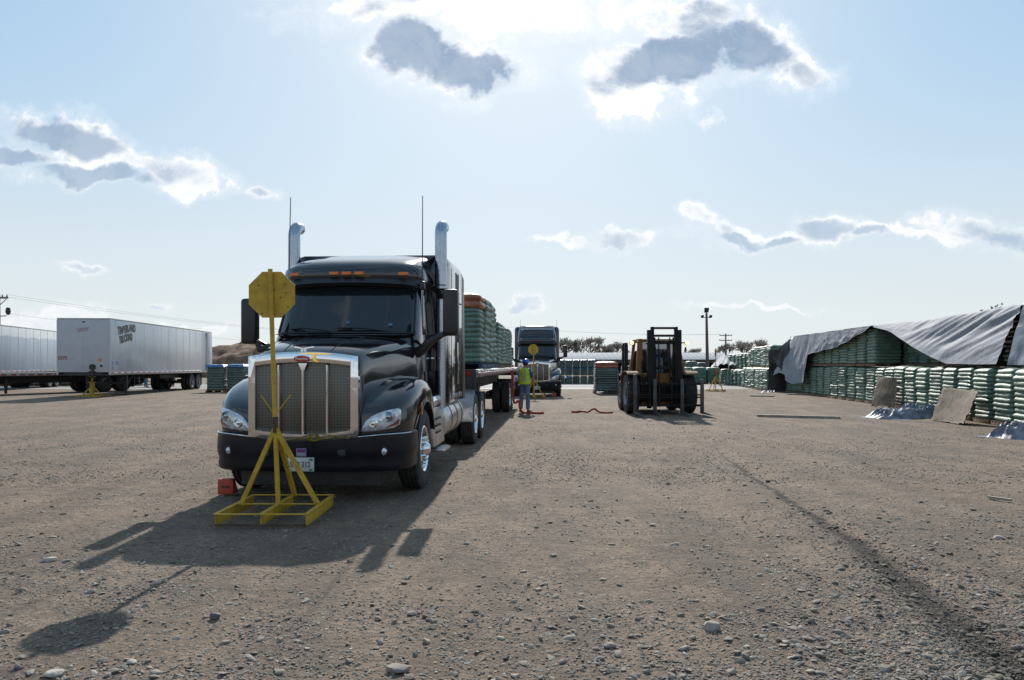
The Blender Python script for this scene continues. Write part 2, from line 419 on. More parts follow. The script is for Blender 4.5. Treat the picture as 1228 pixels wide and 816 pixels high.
        for bx, bz, br in ((.965, 1.0, .060), (.80, .925, .056)):
            bw = MB(); y0 = yf(bx, bz) - .05
            bw.lathe([(.03, br), (-.004, br), (-.008, br*.85), (.004, br*.62), (-.012, br*.45), (-.020, br*.2), (-.021, .001)], 20, 'y', (s*bx, y0, bz))
            bw.build('headlight_bulb', CHROME if br < .058 else DULL, hl)
        rf = MB(); rf.prism([(s*x, yf(x, z) - .052, z) for x, z in ((.93, .862), (1.065, .905), (1.08, .965), (.99, .905))], (0, .02, 0)); rf.build('corner_reflector', mat('dull red lens', (.22, .05, .04), .3), hl)
        # bumper side marker on the fender edge
        mk = MB(); mk.box(min(s*1.226, s*1.245), max(s*1.226, s*1.245), .80, .84, .98, 1.13, .006); mk.build('fender_marker', AMBER, t)
    # bumper
    bp = [(0, 0), (.35, .004), (.62, .02), (.84, .06), (1.0, .13), (1.12, .25), (1.18, .42), (1.20, .58), (1.205, .70)]
    bp = [(-x, y) for x, y in reversed(bp[1:])] + bp
    prof = [(.09, .80), (.02, .805), (.0, .79), (-.012, .62), (-.005, .56), (.012, .50), (.004, .44), (.01, .39), (.03, .365), (.10, .36)]
    bm_ = MB(); rings = []
    for i, (x, y) in enumerate(bp):
        a = bp[max(i-1, 0)]; c = bp[min(i+1, len(bp)-1)]
        tx, ty = c[0]-a[0], c[1]-a[1]; L = math.hypot(tx, ty); nx, ny = -ty/L, tx/L       # inward normal
        dip = .035*max(0, 1-(x/.75)**2)
        rings.append([(x + nx*d, y + ny*d + .0, z - (dip if z > .7 else 0)) for d, z in prof])
    bm_.loft(rings); bum = bm_.build('bumper', BUMPER, t, 40)
    for s in S:
        fl = MB(); fl.lathe([(.05, .065), (-.006, .06), (-.010, .05), (.01, .044)], 22, 'y', (s*.915, .085, .60)); fl.build('fog_light_bezel', PLASTIC, bum)
        fl = MB(); fl.lathe([(.04, .043), (.0, .043), (-.008, .03), (-.011, .001)], 20, 'y', (s*.915, .085, .60)); fl.build('fog_light', LENS, bum)
        hk = MB(); hk.box(s*.45-.045, s*.45+.045, -.013, .02, .545, .625, .012); hk.build('tow_hole', FRAME, bum)
        br = MB(); br.tube([(s*.30, -.002, .755), (s*.6, .014, .768), (s*.84, .05, .79), (s*1.0, .118, .80), (s*1.12, .24, .80), (s*1.185, .41, .80)], .006, 6); br.build('bumper_trim', CHROME, bum)
    ad = MB(); ad.box(-.84, .84, .26, .30, .17, .40, .01); ad.box(-.8, .8, .3, 2.0, .30, .62, .05); ad.build('added_shade_panel', FRAME, t)  # added dark panels that keep light out beneath the bumper
    # plates
    px = -.02
    pl = MB(); pl.box(px-.155, px+.155, -.034, -.018, .375, .535, .006); pl.box(px-.158, px+.158, -.022, -.01, .372, .538, .004, 1)
    pl = pl.build('licence_plate', [mat('plate white', (.50, .52, .52), .5), STEEL], bum)
    RX = Matrix.Rotation(R(90), 4, 'X')
    text_mesh('plate_lettering', 'SR0 312' if not high else 'RC 4416', .092, mat('plate ink', (.03, .03, .10), .5), pl, Matrix.Translation((px-.005, -.0355, .452)) @ RX, .0008, sx=.78, bold=.001)
    for cx_, cz_ in ((px+.122, .512), (px+.118, .395)):
        k = MB(); k.box(cx_-.022, cx_+.022, -.037, -.033, cz_-.013, cz_+.013, .002); k.build('plate_sticker', mat('green sticker', (.03, .22, .16), .5), pl)
    k = MB(); k.box(px-.12, px-.095, -.037, -.033, .50, .522, .002); k.build('plate_sticker', AMBER, pl)
    pp = MB(); pp.box(px-.055, px+.065, -.032, -.018, .545, .64, .004); pp.box(px-.045, px+.055, -.034, -.031, .595, .632, .001, 1); pp.box(px-.045, px+.055, -.034, -.031, .552, .590, .001, 2)
    pp.build('permit_plate', [mat('pale lilac', (.22, .17, .30), .5), mat('purple', (.16, .03, .16), .5), mat('pale blue', (.25, .27, .36), .5)], bum)
    # cab
    cabp = [(1.02, 1.50, .34, .95), (1.02, 1.50, .34, 1.95), (1.015, 1.56, .34, 2.03), (.985, 1.84, .32, 2.50), (.955, 2.02, .30, 2.82), (.93, 2.10, .30, 2.96), (.86, 2.30, .32, 3.06)]
    c = MB(); c.loft([plan(w, yf_, cs, z, 3.02) for w, yf_, cs, z in cabp]); c.build('cab', paint, t, 45)
    # windshield: two curved panes following the cab
    def cabrow(z, off, x1=.94):
        w = lerp(z, [p[3] for p in cabp], [p[0] for p in cabp]); y0 = lerp(z, [p[3] for p in cabp], [p[1] for p in cabp]); cs = lerp(z, [p[3] for p in cabp], [p[2] for p in cabp])
        hx = (0, .3, .55, .78, .92, .985); hc = (0, .02, .10, .32, .66, 1.0)
        return [(u*w, y0 + cs*lerp(abs(u), hx, hc) + off, z) for u in np.linspace(-x1, x1, 25)]
    ws = MB(); zz = np.linspace(2.055, 2.74, 8)
    A = [cabrow(z, -.010) for z in zz]; ws.grid(A); B = [cabrow(z, .01) for z in zz]
    ws.build('windshield', GLASS, t, 60)
    fr = MB()
    for z, o in ((2.035, -.004), (2.755, -.004)): fr.tube(cabrow(z, o), .018, 6)
    for u in (0, 24): fr.tube([A[i][u] for i in range(8)], .02, 6)
    fr.build('windshield_seal', PLASTIC, t)
    for k, (a, b_) in enumerate((((-.15, 1.53, 2.06), (-.78, 1.72, 2.115)), ((.62, 1.61, 2.06), (-.06, 1.555, 2.105)))):
        wp = MB(); wp.tube([a, ((a[0]+b_[0])/2, min(a[1], b_[1]) - .0, 2.10), b_], .011, 6); wp.bar((b_[0], b_[1], b_[2]-.012), ((a[0]*.3+b_[0]*.7), min(a[1], b_[1])+.02, 2.10), .02, .02)
        wp.build('wiper', PLASTIC, t)
    cw = MB(); cw.loft([[(x, y, z) for x, y, z in cabrow(2.02, o, .97)] for o in (-.16, -.02)] , closed=False, cap=False)
    cw.build('cowl', PLASTIC, t)
    for x, z, q in ((.05, 2.16, .05), (.62, 2.13, .06)):
        stk = MB(); y = lerp(z, [p[3] for p in cabp], [p[1] for p in cabp]) + .34*lerp(x, (0, .3, .55, .78), (0, .02, .10, .32)) - .02
        stk.box(x, x + q, y, y + .01, z, z + .04, .002); stk.build('windshield_sticker', mat('blue sticker', (.06, .16, .30), .6), t)
    # visor band and roof cap with amber markers
    v = MB(); vr = []
    for off, z in ((-.02, 2.70), (-.16, 2.715), (-.19, 2.74), (-.12, 2.84), (-.02, 2.88)):
        w = 1.0; vr.append([(u*w, 1.97 + off + .33*lerp(abs(u), (0, .3, .55, .78, .92, 1.0), (0, .02, .10, .32, .60, .95)), z - .03*u*u) for u in np.linspace(-1, 1, 25)])
    v.grid(vr); v.build('sun_visor', PLASTIC, t, 50)
    rc = MB(); rr = []
    for off, z, w in ((-.14, 2.80, 1.02), (-.16, 2.86, 1.03), (-.13, 2.96, 1.01), (-.02, 3.04, .96), (.22, 3.115, .92), (.7, 3.20, .97), (1.15, 3.30, 1.04)):
        pl_ = plan(w, 1.99 + off, .34, z, 3.16); rr.append(pl_)
    rc.loft(rr); rc.build('roof_cap', paint, t, 50)
    for x in (-.77, -.175, 0, .175, .77):
        y = 1.83 + .34*lerp(abs(x), (0, .3, .55, .78, .92), (0, .02, .10, .32, .66))
        m = MB(); m.hexa([(x-.055, y-.035, 2.85), (x+.055, y-.035, 2.85), (x+.075, y+.05, 2.85), (x-.075, y+.05, 2.85), (x-.07, y-.022, 2.895), (x+.07, y-.022, 2.895), (x+.075, y+.05, 2.895), (x-.075, y+.05, 2.895)], .008)
        m.build('marker_light', AMBER if not high else REDLENS, t)
    # sleeper
    top = 3.36 if not high else 3.72
    def rrect(w, z0_, z1_, y, rad, sl=.0):
        p = []
        for a in np.linspace(0, math.pi/2, 6): p.append((w - rad + rad*math.cos(a), y, z1_ - rad + rad*math.sin(a)))
        p = [(w, y, z0_)] + p; return p + [(-x, yy, zz_) for x, yy, zz_ in reversed(p)]
    sl = MB(); sl.loft([rrect(1.19, 1.0, top - .22, 3.04, .18), rrect(1.21, 1.0, top - .06, 3.16, .2), rrect(1.215, 1.0, top, 3.6, .2), rrect(1.215, 1.0, top, 4.88, .2), rrect(1.20, 1.0, top - .02, 4.93, .18)])
    sle = sl.build('sleeper', paint, t, 40)
    for s in S:
        d = MB()
        for y in (3.62, 4.18, 4.46): d.box(min(s*1.212, s*1.219), max(s*1.212, s*1.219), y, y + .012, 1.05, 3.15, .001)
        d.box(min(s*1.212, s*1.219), max(s*1.212, s*1.219), 3.2, 4.9, 2.66, 2.672, .001); d.build('panel_seam', FRAME, sle)
        d = MB(); d.box(min(s*1.212, s*1.228), max(s*1.212, s*1.228), 4.20, 4.44, 1.28, 1.98, .02); d.build('sleeper_hatch', paint, sle)
        ex = MB(); ex.hexa([(s*1.19, 4.95, 1.0), (s*1.225, 4.95, 1.0), (s*1.23, 5.30, 1.0), (s*1.20, 5.30, 1.0), (s*1.15, 4.95, top-.12), (s*1.205, 4.95, top-.14), (s*1.21, 5.26, top-.2), (s*1.17, 5.26, top-.2)] if s > 0 else
                             [(-1.225, 4.95, 1.0), (-1.19, 4.95, 1.0), (-1.20, 5.30, 1.0), (-1.23, 5.30, 1.0), (-1.205, 4.95, top-.14), (-1.15, 4.95, top-.12), (-1.17, 5.26, top-.2), (-1.21, 5.26, top-.2)], .01)
        ex.build('side_extender', PLASTIC, t)
        # doors
        dr = MB(); dr.hexa([(s*1.018, 1.98, 1.12), (s*1.034, 1.98, 1.12), (s*1.034, 2.94, 1.12), (s*1.018, 2.94, 1.12), (s*.96, 2.22, 2.74), (s*.976, 2.22, 2.74), (s*.976, 2.94, 2.74), (s*.96, 2.94, 2.74)], .006)
        door = dr.build('door', paint, t)
        wn = MB(); wn.hexa([(s*1.005, 2.10, 2.03), (s*1.024, 2.10, 2.03), (s*1.024, 2.82, 2.03), (s*1.005, 2.82, 2.03), (s*.968, 2.27, 2.66), (s*.984, 2.27, 2.66), (s*.984, 2.82, 2.66), (s*.968, 2.82, 2.66)], .004)
        wn.build('door_window', GLASS, door)
        hd = MB(); hd.tube([(s*1.03, 2.72, 1.70), (s*1.07, 2.74, 1.70), (s*1.07, 2.86, 1.70), (s*1.03, 2.88, 1.70)], .014, 6); hd.build('handle', CHROME, door)
        # mirrors on a thick curved arm
        mr = MB(); xm = 1.47 if s > 0 else -1.34; mz = 0 if s > 0 else -.11
        mr.box(xm-.105, xm+.105, 1.66, 1.86, 2.00 + mz, 2.63 + mz, .045, seg=4); mir = mr.build('mirror', PLASTIC, t)
        ar = MB(); ar.tube([(s*.99, 1.80, 1.76), (s*1.08, 1.76, 1.82), (s*1.2, 1.74, 1.93 + mz), (xm - s*.11, 1.74, 2.02 + mz), (xm - s*.03, 1.75, 2.04 + mz)], [.075, .07, .05, .04, .035], 10)
        ar.tube([(s*1.02, 2.0, 1.86), (s*1.16, 1.86, 1.99 + mz), (xm - s*.09, 1.80, 2.05 + mz)], .025, 8); ar.build('mirror_arm', PLASTIC, mir)
        mg = MB(); mg.box(xm-.088, xm+.088, 1.855, 1.868, 2.05 + mz, 2.58 + mz, .01); mg.build('mirror_glass', CHROME, mir)
        # exhaust stack with elbow turned to the rear
        xs_ = s*1.14; ey = 2.98
        st = MB(); ztop = 3.70
        arc = [(xs_, ey + .17*(1-math.cos(a)), ztop - .13 + .17*math.sin(a)) for a in np.linspace(0, R(80), 8)]
        st.tube([(xs_, ey, 2.82), (xs_, ey, 3.2)] + arc + [(xs_, ey + .25, ztop + .04)], .092, 20)
        if not high: ex_ = st.build('exhaust_stack', DULL, t, 40)
        gu = MB(); gu.tube([(xs_, ey, .95), (xs_, ey, 2.60)], .075, 20); gu.tube([(xs_, ey, 2.76), (xs_, ey, 2.80)], .115, 20); gu.build('muffler_guard', DULL, ex_) if not high else None
        # antenna with spring base
        an = MB(); ax_ = -.90 if s < 0 else 1.02
        an.tube([(ax_, 2.06, 2.74), (ax_ + (.0 if s > 0 else .02), 2.08, 3.99)], [.009, .006], 6); an.box(ax_-.035, ax_+.035, 2.03, 2.11, 2.66, 2.78, .012); an.build('antenna', PLASTIC, t)
        # tanks, steps and battery box
        tk = MB(); tk.lathe([(0, .25), (.02, .31), (.05, .325), (1.70, .325), (1.73, .31), (1.75, .25)], 32, 'y', (s*.90, 3.35, .74))
        tank = tk.build('fuel_tank', ALU, t, 40)
        for y in (3.60, 4.25, 4.85):
            sp = MB(); sp.lathe([(0, .327), (0, .334), (.05, .334), (.05, .327)], 32, 'y', (s*.90, y, .74)); sp.build('tank_strap', STEEL, tank)
        bx = MB(); bx.hexa([(min(s*.7, s*1.16), 2.22, .42), (max(s*.7, s*1.16), 2.22, .42), (max(s*.7, s*1.16), 3.22, .42), (min(s*.7, s*1.16), 3.22, .42), (min(s*.7, s*1.13), 2.22, .98), (max(s*.7, s*1.13), 2.22, .98), (max(s*.7, s*1.13), 3.22, .98), (min(s*.7, s*1.13), 3.22, .98)], .015)
        box_ = bx.build('battery_box', ALU, t)
        for z in (.60, .70, .80):
            vt = MB(); vt.box(min(s*1.14, s*1.168), max(s*1.14, s*1.168), 2.42, 2.84, z, z + .03, .006); vt.build('vent', FRAME, box_)
        stp = MB(); stp.box(min(s*.86, s*1.27), max(s*.86, s*1.27), 2.50, 3.10, .33, .37, .008)
        for k in range(5): stp.box(min(s*.92, s*1.25), max(s*.92, s*1.25), 2.54 + k*.115, 2.59 + k*.115, .37, .38, .003)
        stp.box(min(s*.86, s*.92), max(s*.86, s*.92), 2.55, 2.65, .36, .55, .01); stp.build('step', ALU, t)
        u2 = MB(); u2.tube([(s*.80, 2.3, 1.06), (s*1.06, 2.42, 1.06), (s*1.08, 3.1, 1.08), (s*1.06, 3.3, 1.08)], .085, 14); u2.build('exhaust_pipe', CHROME, t)
        hs = MB(); hs.box(min(s*.95, s*1.2), max(s*.95, s*1.2), 3.32, 5.2, 1.075, 1.10, .006)
        for k in range(8): hs.lathe([(-.03, .045), (.03, .045)], 12, 'x', (s*1.19, 3.5 + k*.22, 1.09))
        hs.build('tank_deck', ALU, t)
        sk = MB(); sk.box(min(s*1.12, s*1.19), max(s*1.12, s*1.19), 3.1, 4.9, .985, 1.03, .01); sk.build('side_skirt', paint, t)
        # quarter fender before the drive wheels
        qf = MB(); yc, zc = 6.95, .52
        arcp = [(yc - .60*math.cos(a), zc + .60*math.sin(a)) for a in np.linspace(-.05, 1.9, 12)]
        qf.loft([[(min(s*.66, s*1.25), y, z), (max(s*.66, s*1.25), y, z), (max(s*.66, s*1.25), y + .012, z + .0), (min(s*.66, s*1.25), y + .012, z + .0)] for y, z in arcp])
        qf.build('quarter_fender', GREYALU, t)
        wheel(t, s*1.07, 1.22, .515, s, .515, .29, 'steer')
        for yd in (6.95, 8.25):
            wheel(t, s*1.115, yd, .515, s, .515, .28, 'drive'); wheel(t, s*.775, yd, .515, s, .515, .28, 'drive')
    ch = MB()
    for s in S: ch.box(s*.43-.04, s*.43+.04, .3, 9.0, .78, 1.02, .01)
    for y in (1.22, 6.95, 8.25): ch.lathe([(-.95, .09), (.95, .09)], 12, 'x', (0, y, .515))
    ch.box(-.4, .4, .25, 1.9, .62, 1.1, .03); ch.box(-.38, .38, 7.2, 8.1, 1.02, 1.18, .03); ch.box(-.45, .45, 8.9, 9.0, .75, 1.0, .02)
    for s in S: ch.box(min(s*.62, s*1.24), max(s*.62, s*1.24), 8.93, 8.95, .25, 1.0, .004)
    ch.build('chassis', FRAME, t)
    if high:
        uw = MB(); zz = np.linspace(3.02, 3.46, 6); rows = []; rows2 = []
        uf = MB(); fr_ = [plan(1.03 - .10*k, 1.95 + .75*k**1.5 - .0, .30, 2.98 + .72*k, 3.9) for k in np.linspace(0, 1, 8)]
        uf.loft(fr_); fa = uf.build('roof_fairing', paint, t, 50)
        for z in zz:
            k = (z - 2.98)/.72; w = 1.03 - .10*k; y0 = 1.95 + .75*k**1.5
            rows.append([(u*w, y0 + .30*lerp(abs(u), (0, .3, .55, .78, .92), (0, .02, .10, .32, .66)) - .014, z) for u in np.linspace(-.86, .86, 17)])
        uw.grid(rows); uw.build('upper_window', GLASS, fa, 60)
        tr = MB(); tr.tube([(x, y - .01, 2.955) for x, y, z in rows[0]], .04, 6); tr.tube([(x, y - .01, 3.50) for x, y, z in rows[-1]], .035, 6)
        tr.build('chrome_trim', CHROME, fa)
    return t

# ------------------------------------------------------------------ trailers
def trailer_wheels(t, ys, half=1.22, r=.50, chrome=False, inner=True):
    for s in (1, -1):
        for y in ys:
            wheel(t, s*(half - .14), y, r, s, r, .27, 'drive', chrome)
            if inner: wheel(t, s*(half - .47), y, r, s, r, .27, 'drive', chrome)
    ax = MB()
    for y in ys:
        ax.lathe([(-half + .1, .08), (half - .1, .08)], 12, 'x', (0, y, r))
        for s in (1, -1): ax.box(s*.5-.06, s*.5+.06, y - .55, y + .5, r + .08, r + .2, .02); 
    ax.build('axle', FRAME, t)
def landing_gear(t, y, zt, xo=.95):
    for s in (1, -1):
        g = MB(); g.box(s*xo-.07, s*xo+.07, y-.07, y+.07, .42, zt, .01); g.box(s*xo-.05, s*xo+.05, y-.05, y+.05, .08, .45, .008)
        g.box(s*xo-.15, s*xo+.15, y-.14, y+.14, .0, .05, .012)
        g.bar((s*xo, y, .62), (s*xo*.4, y, zt - .05), .05, .05); g.bar((s*xo, y, .55), (s*xo, y + .85, zt - .05), .05, .05)
        g.build('landing_leg', FRAME, t)
    c = MB(); c.box(-xo, xo, y-.03, y+.03, .60, .70, .008); c.build('landing_brace', FRAME, t)
def strips(parent, x, y0, y1, z, h=.05, dark=.30, light=.20, name='reflector_strip'):
    """red and white conspicuity tape along one side"""
    a = MB(); y = y0; k = 0; th = .004 if x > 0 else -.004
    while y < y1 - .1:
        L = dark if k % 2 == 0 else light
        a.box(min(x, x + th), max(x, x + th), y, min(y + L, y1), z, z + h, 0, k % 2); y += L + .004; k += 1
    a.build(name, [REFLRED, REFLWHT], parent)
def flatbed(label, loc, rz, L=14.6, ys=(10.9, 12.2), deck=1.50, front_gear=2.7, group=None):
    t = thing('flatbed_trailer', label, 'trailer', loc, rz, group)
    d = MB(); d.box(-1.20, 1.20, 0, L, deck - .06, deck, .006); d.build('deck', mat('deck boards', (.14, .11, .08), .85, var=.35, vs=4, stretch=(1, .1, 1)), t)
    for s in (1, -1):
        r = MB(); r.box(min(s*1.2, s*1.27), max(s*1.2, s*1.27), 0, L, deck - .15, deck + .012, .008); 
        y = .3
        while y < L - .2: r.box(min(s*1.27, s*1.30), max(s*1.27, s*1.30), y, y + .09, deck - .14, deck - .01, .006); y += .61
        r.box(min(s*1.29, s*1.305), max(s*1.29, s*1.305), 0, L, deck - .10, deck - .05, .004)
        rl = r.build('side_rail', GREYALU, t)
        strips(rl, s*1.307, .05, L - .1, deck - .1, .05)
    f = MB()
    for s in (1, -1): f.hexa([(s*.5-.06, .2, deck-.55), (s*.5+.06, .2, deck-.55), (s*.5+.06, L-.2, deck-.55), (s*.5-.06, L-.2, deck-.55), (s*.5-.06, .2, deck-.061), (s*.5+.06, .2, deck-.061), (s*.5+.06, L-.2, deck-.061), (s*.5-.06, L-.2, deck-.061)], .01)
    y = .2
    while y < L: f.box(-1.2, 1.2, y, y + .08, deck - .16, deck - .062, .006); y += .62
    f.box(-1.26, 1.26, -.06, 0, deck - .42, deck + .01, .01); f.box(-1.25, 1.25, L, L + .06, deck - .3, deck, .01)
    f.build('underframe', FRAME, t)
    for x in (-1.1, 1.1):
        m = MB(); m.lathe([(-.085, .001), (-.085, .05), (-.06, .06)], 14, 'y', (x, 0, deck - .07)); m.build('marker_light', REDLENS, t)
    landing_gear(t, front_gear, deck - .3)
    for x in (-.9, .9):
        q = MB(); q.box(x - .3, x + .3, ys[-1] + .75, ys[-1] + .765, .25, 1.1, .003); q.build('mudflap', RUBBER, t)
    trailer_wheels(t, ys, 1.24, .515, True)
    return t
def van(label, loc, rz, skin, swung=True, L=16.0, zb=1.10, zt=3.94, ys=(12.2, 13.5), letters=True):
    t = thing('box_trailer', label, 'trailer', loc, rz, 'white box trailers at the edge of the yard')
    W_ = 1.275
    b = MB(); b.box(-W_, W_, .02, L, zb + .14, zt - .07, .012); body = b.build('box_body', skin, t)
    sm = MB(); y = .62
    while y < L - .3:
        for s in (1, -1): sm.box(min(s*W_, s*(W_+.006)), max(s*W_, s*(W_+.006)), y, y + .035, zb + .16, zt - .1, 0)
        y += 1.22
    sm.build('panel_joint', skin, body)
    rf = MB(); rf.box(-W_-.012, W_+.012, .0, L, zt - .07, zt, .015); rf.build('roof', mat('trailer roof', (.5, .49, .45), .5), t)
    ns = MB(); ns.box(-W_+.02, W_-.02, -.02, .02, zb + .14, zt - .08, .01); nose = ns.build('nose', NOSEWHITE, t)
    for s in (1, -1):
        k = MB(); k.box(s*(W_-.03)-.045, s*(W_-.03)+.045, -.03, .05, zb, zt - .07, .03, seg=4); k.build('corner_post', NOSEWHITE, t)
        r = MB(); r.box(min(s*(W_-.05), s*(W_+.014)), max(s*(W_-.05), s*(W_+.014)), 0, L, zb, zb + .145, .008); rl = r.build('bottom_rail', GREYALU, t)
        strips(rl, s*(W_+.0145), .1, L - .1, zb + .085, .05, .32, .45)
    u = MB(); u.box(-W_+.06, W_-.06, .05, L - .05, zb - .03, zb + .06, .01)
    for s in (1, -1): u.box(s*.5-.05, s*.5+.05, 8.5, L - .3, zb - .32, zb - .02, .01)
    u.box(-.9, .9, -.035, .4, zb - .03, zb + .10, .01); u.build('underframe', FRAME, t)
    seam = MB(); seam.box(-.02, -.008, -.026, -.018, zb + .2, zt - .8, 0); seam.build('nose_seam', GREYALU, nose)
    bx = MB(); bx.box(.28, .60, -.09, -.01, zb + .16, zb + .20, .01); bx.lathe([(-.06, .15), (.02, .15)], 10, 'y', (.45, -.04, zb + .40)); bx.bar((.45, -.05, zb - .15), (.45, -.05, zb + .4), .09, .06)
    bx.build('hose_coupling', FRAME, nose)
    landing_gear(t, 2.6, zb, .98)
    trailer_wheels(t, ys, 1.25, .50, False)
    for x in (-.9, .9):
        q = MB(); q.box(x - .3, x + .3, ys[-1] + .7, ys[-1] + .715, .25, 1.05, .003); q.build('mudflap', RUBBER, t)
    d = MB(); d.box(-W_, W_, L, L + .05, zb + .1, zt - .05, .01)
    d.build('rear_door', NOSEWHITE, t)
    d = MB(); d.hexa([(W_+.02, L-1.15, zb+.12), (W_+.09, L-1.15, zb+.12), (W_+.06, L+.02, zb+.12), (W_+.015, L+.02, zb+.12), (W_+.02, L-1.15, zt-.1), (W_+.09, L-1.15, zt-.1), (W_+.06, L+.02, zt-.1), (W_+.015, L+.02, zt-.1)], .005)
    if letters: d.build('swung_door', NOSEWHITE, t)
    if letters:
        RX = Matrix.Rotation(R(90), 4, 'X'); RZ = Matrix.Rotation(R(90), 4, 'Z')
        T = lambda x, y, z: Matrix.Translation((x, y, z))
        wv = lambda x: .10*math.sin(x*1.9 + .3)
        text_mesh('side_lettering', 'TIMBERLAND', .52, INK, body, T(W_ + .008, 1.95, 3.44) @ RZ @ RX, .001, wv, .036, .70)
        text_mesh('side_lettering', 'TRUCKING', .48, INK, body, T(W_ + .008, 1.85, 2.96) @ RZ @ RX, .001, wv, .036, .66)
        text_mesh('nose_number', '5375', .23, REDINK, nose, T(-1.0, -.024, 1.94) @ RX, .001, None, .006)
        text_mesh('nose_lettering', 'TIMBERLAND', .10, REDINK, nose, T(-.03, -.024, 3.40) @ RX, .001, lambda x: .05*math.sin(x*4))
        text_mesh('nose_lettering', 'TRUCKING', .10, REDINK, nose, T(-.03, -.024, 3.30) @ RX, .001, lambda x: .05*math.sin(x*4))
        e = MB(); e.prism([(-.1, -.026, 3.74), (0, -.026, 3.70), (.1, -.026, 3.74), (0, -.026, 3.79)], (0, .006, 0)); e.build('nose_emblem', INK, nose)
        e = MB(); e.prism([(.80 + .07*math.cos(k*math.pi/4), -.026, 1.84 + .07*math.sin(k*math.pi/4)) for k in range(8)], (0, .006, 0)); e.build('warning_sticker', AMBER, nose)
        e = MB(); e.prism([(.85 + .07*math.cos(k*math.pi/6), -.026, 1.55 + .07*math.sin(k*math.pi/6)) for k in range(12)], (0, .006, 0)); e.build('round_socket', INK, nose)
        for yy, zz_, hh in ((.22, 1.62, .17), (.22, 1.40, .12), (.62, 1.60, .20)):
            e = MB(); e.box(W_ + .004, W_ + .009, yy, yy + (.12 if yy < .5 else .30), zz_, zz_ + hh, 0); e.build('side_sticker', mat('blue label', (.08, .17, .32), .5), body)
    return t
# ------------------------------------------------------------------ stop-sign stand
def sign_stand(label, loc, rz=0, lean=0.0, turn=0.0, height=2.62, group='yellow octagon sign stands', bw=.45, bl=.58):
    t = thing('sign_stand', label, 'sign', loc, rz, group)
    h = .124; b = MB(); e = .012
    def angle(x0, x1, y0, y1):                        # an upright flange with a thin top lip
        b.box(x0, x1, y0, y1, .004, h, .003)
    for s in (1, -1): angle(s*bw - .005, s*bw + .005, -bl, bl)
    angle(-.005, .005, -bl, bl)
    for y in (-bl, 0, bl): b.box(-bw, bw, y - .02, y + .02, h - .004, h + .006, .002)
    for s in (1, 0, -1): b.box(s*bw - .022, s*bw + .022, -bl, bl, h - .004, h + .0052, .002)
    b.build('base_frame', YELLOW, t)
    for y in (-bl - .012, bl + .002): f = MB(); f.box(-bw, bw, y, y + .01, .006, .03, .002); f.build('bottom_bar', RUSTY, t)
    kx = lean*.92/height
    p = MB(); p.tube([(0, 0, h), (kx, 0, .92)], .026, 10); p.tube([(kx, 0, .88), (kx, 0, 1.05)], .031, 10, 1); p.tube([(kx*1.1, 0, 1.0), (lean, 0, height)], .0245, 10)
    p.build('pole', [YELLOW, RUSTY], t)
    for q in ((-bw + .06, 0), (bw - .03, 0), (.02, bl - .02)):
        br = MB(); br.bar((q[0], q[1], h), (kx, q[1]*.06, .93), .045, .045); br.build('brace', YELLOW, t)
    for s in (1, -1):
        w = MB(); w.tube([(kx*1.1 + s*.01, 0, 1.08), (kx*1.1 + s*.16, .02, 1.28)], .006, 6); w.build('hook', YELLOW, t)
    w_ = .245; c = Vector((lean*.9, .03, height - .27))
    o = MB(); poly = []
    for k in range(8):
        a = R(22.5 + 45*k); x, z = w_/math.cos(R(22.5))*math.cos(a), w_/math.cos(R(22.5))*math.sin(a)
        poly.append((x*math.cos(turn), x*math.sin(turn), z))
    o.prism([Vector(p_) + c for p_ in poly], (-.006*math.sin(turn), .006*math.cos(turn), 0))
    oc = o.build('octagon', YELLOW, t)
    bo = MB()
    for x, z in ((-.14, .1), (.15, .02), (.03, .05), (.09, -.03), (-.1, -.2), (.17, -.13), (-.02, -.02), (.14, .11)): bo.lathe([(-.004, .001), (-.004, .007), (.0, .008)], 8, 'y', (c.x + x*math.cos(turn), c.y - .001 + x*math.sin(turn), c.z + z))
    bo.build('rivet', RUSTY, oc)
    return t

# ------------------------------------------------------------------ people
def skin(name, pts, edges, material, parent=None, sub=2):
    """one continuous tapered surface: pts = {key: ((x,y,z), rx, ry)}"""
    keys = list(pts); me = bpy.data.meshes.new(name)
    me.from_pydata([pts[k][0] for k in keys], [(keys.index(a), keys.index(b)) for a, b in edges], [])
    o = bpy.data.objects.new(name + '_src', me); COL.objects.link(o)
    o.modifiers.new('s', 'SKIN')
    for i, k in enumerate(keys):
        sv = me.skin_vertices[0].data[i]; sv.radius = (pts[k][1], pts[k][2]); sv.use_root = (i == 0)
    sm = o.modifiers.new('u', 'SUBSURF'); sm.levels = sub; sm.render_levels = sub
    bpy.context.view_layer.update()
    ev = bpy.data.meshes.new_from_object(o.evaluated_get(bpy.context.evaluated_depsgraph_get()))
    bpy.data.objects.remove(o); ev.name = name; ev.materials.clear(); ev.materials.append(material); ev.shade_smooth()
    return link(name, ev, parent)
def chainE(*k): return [(k[i], k[i+1]) for i in range(len(k)-1)]
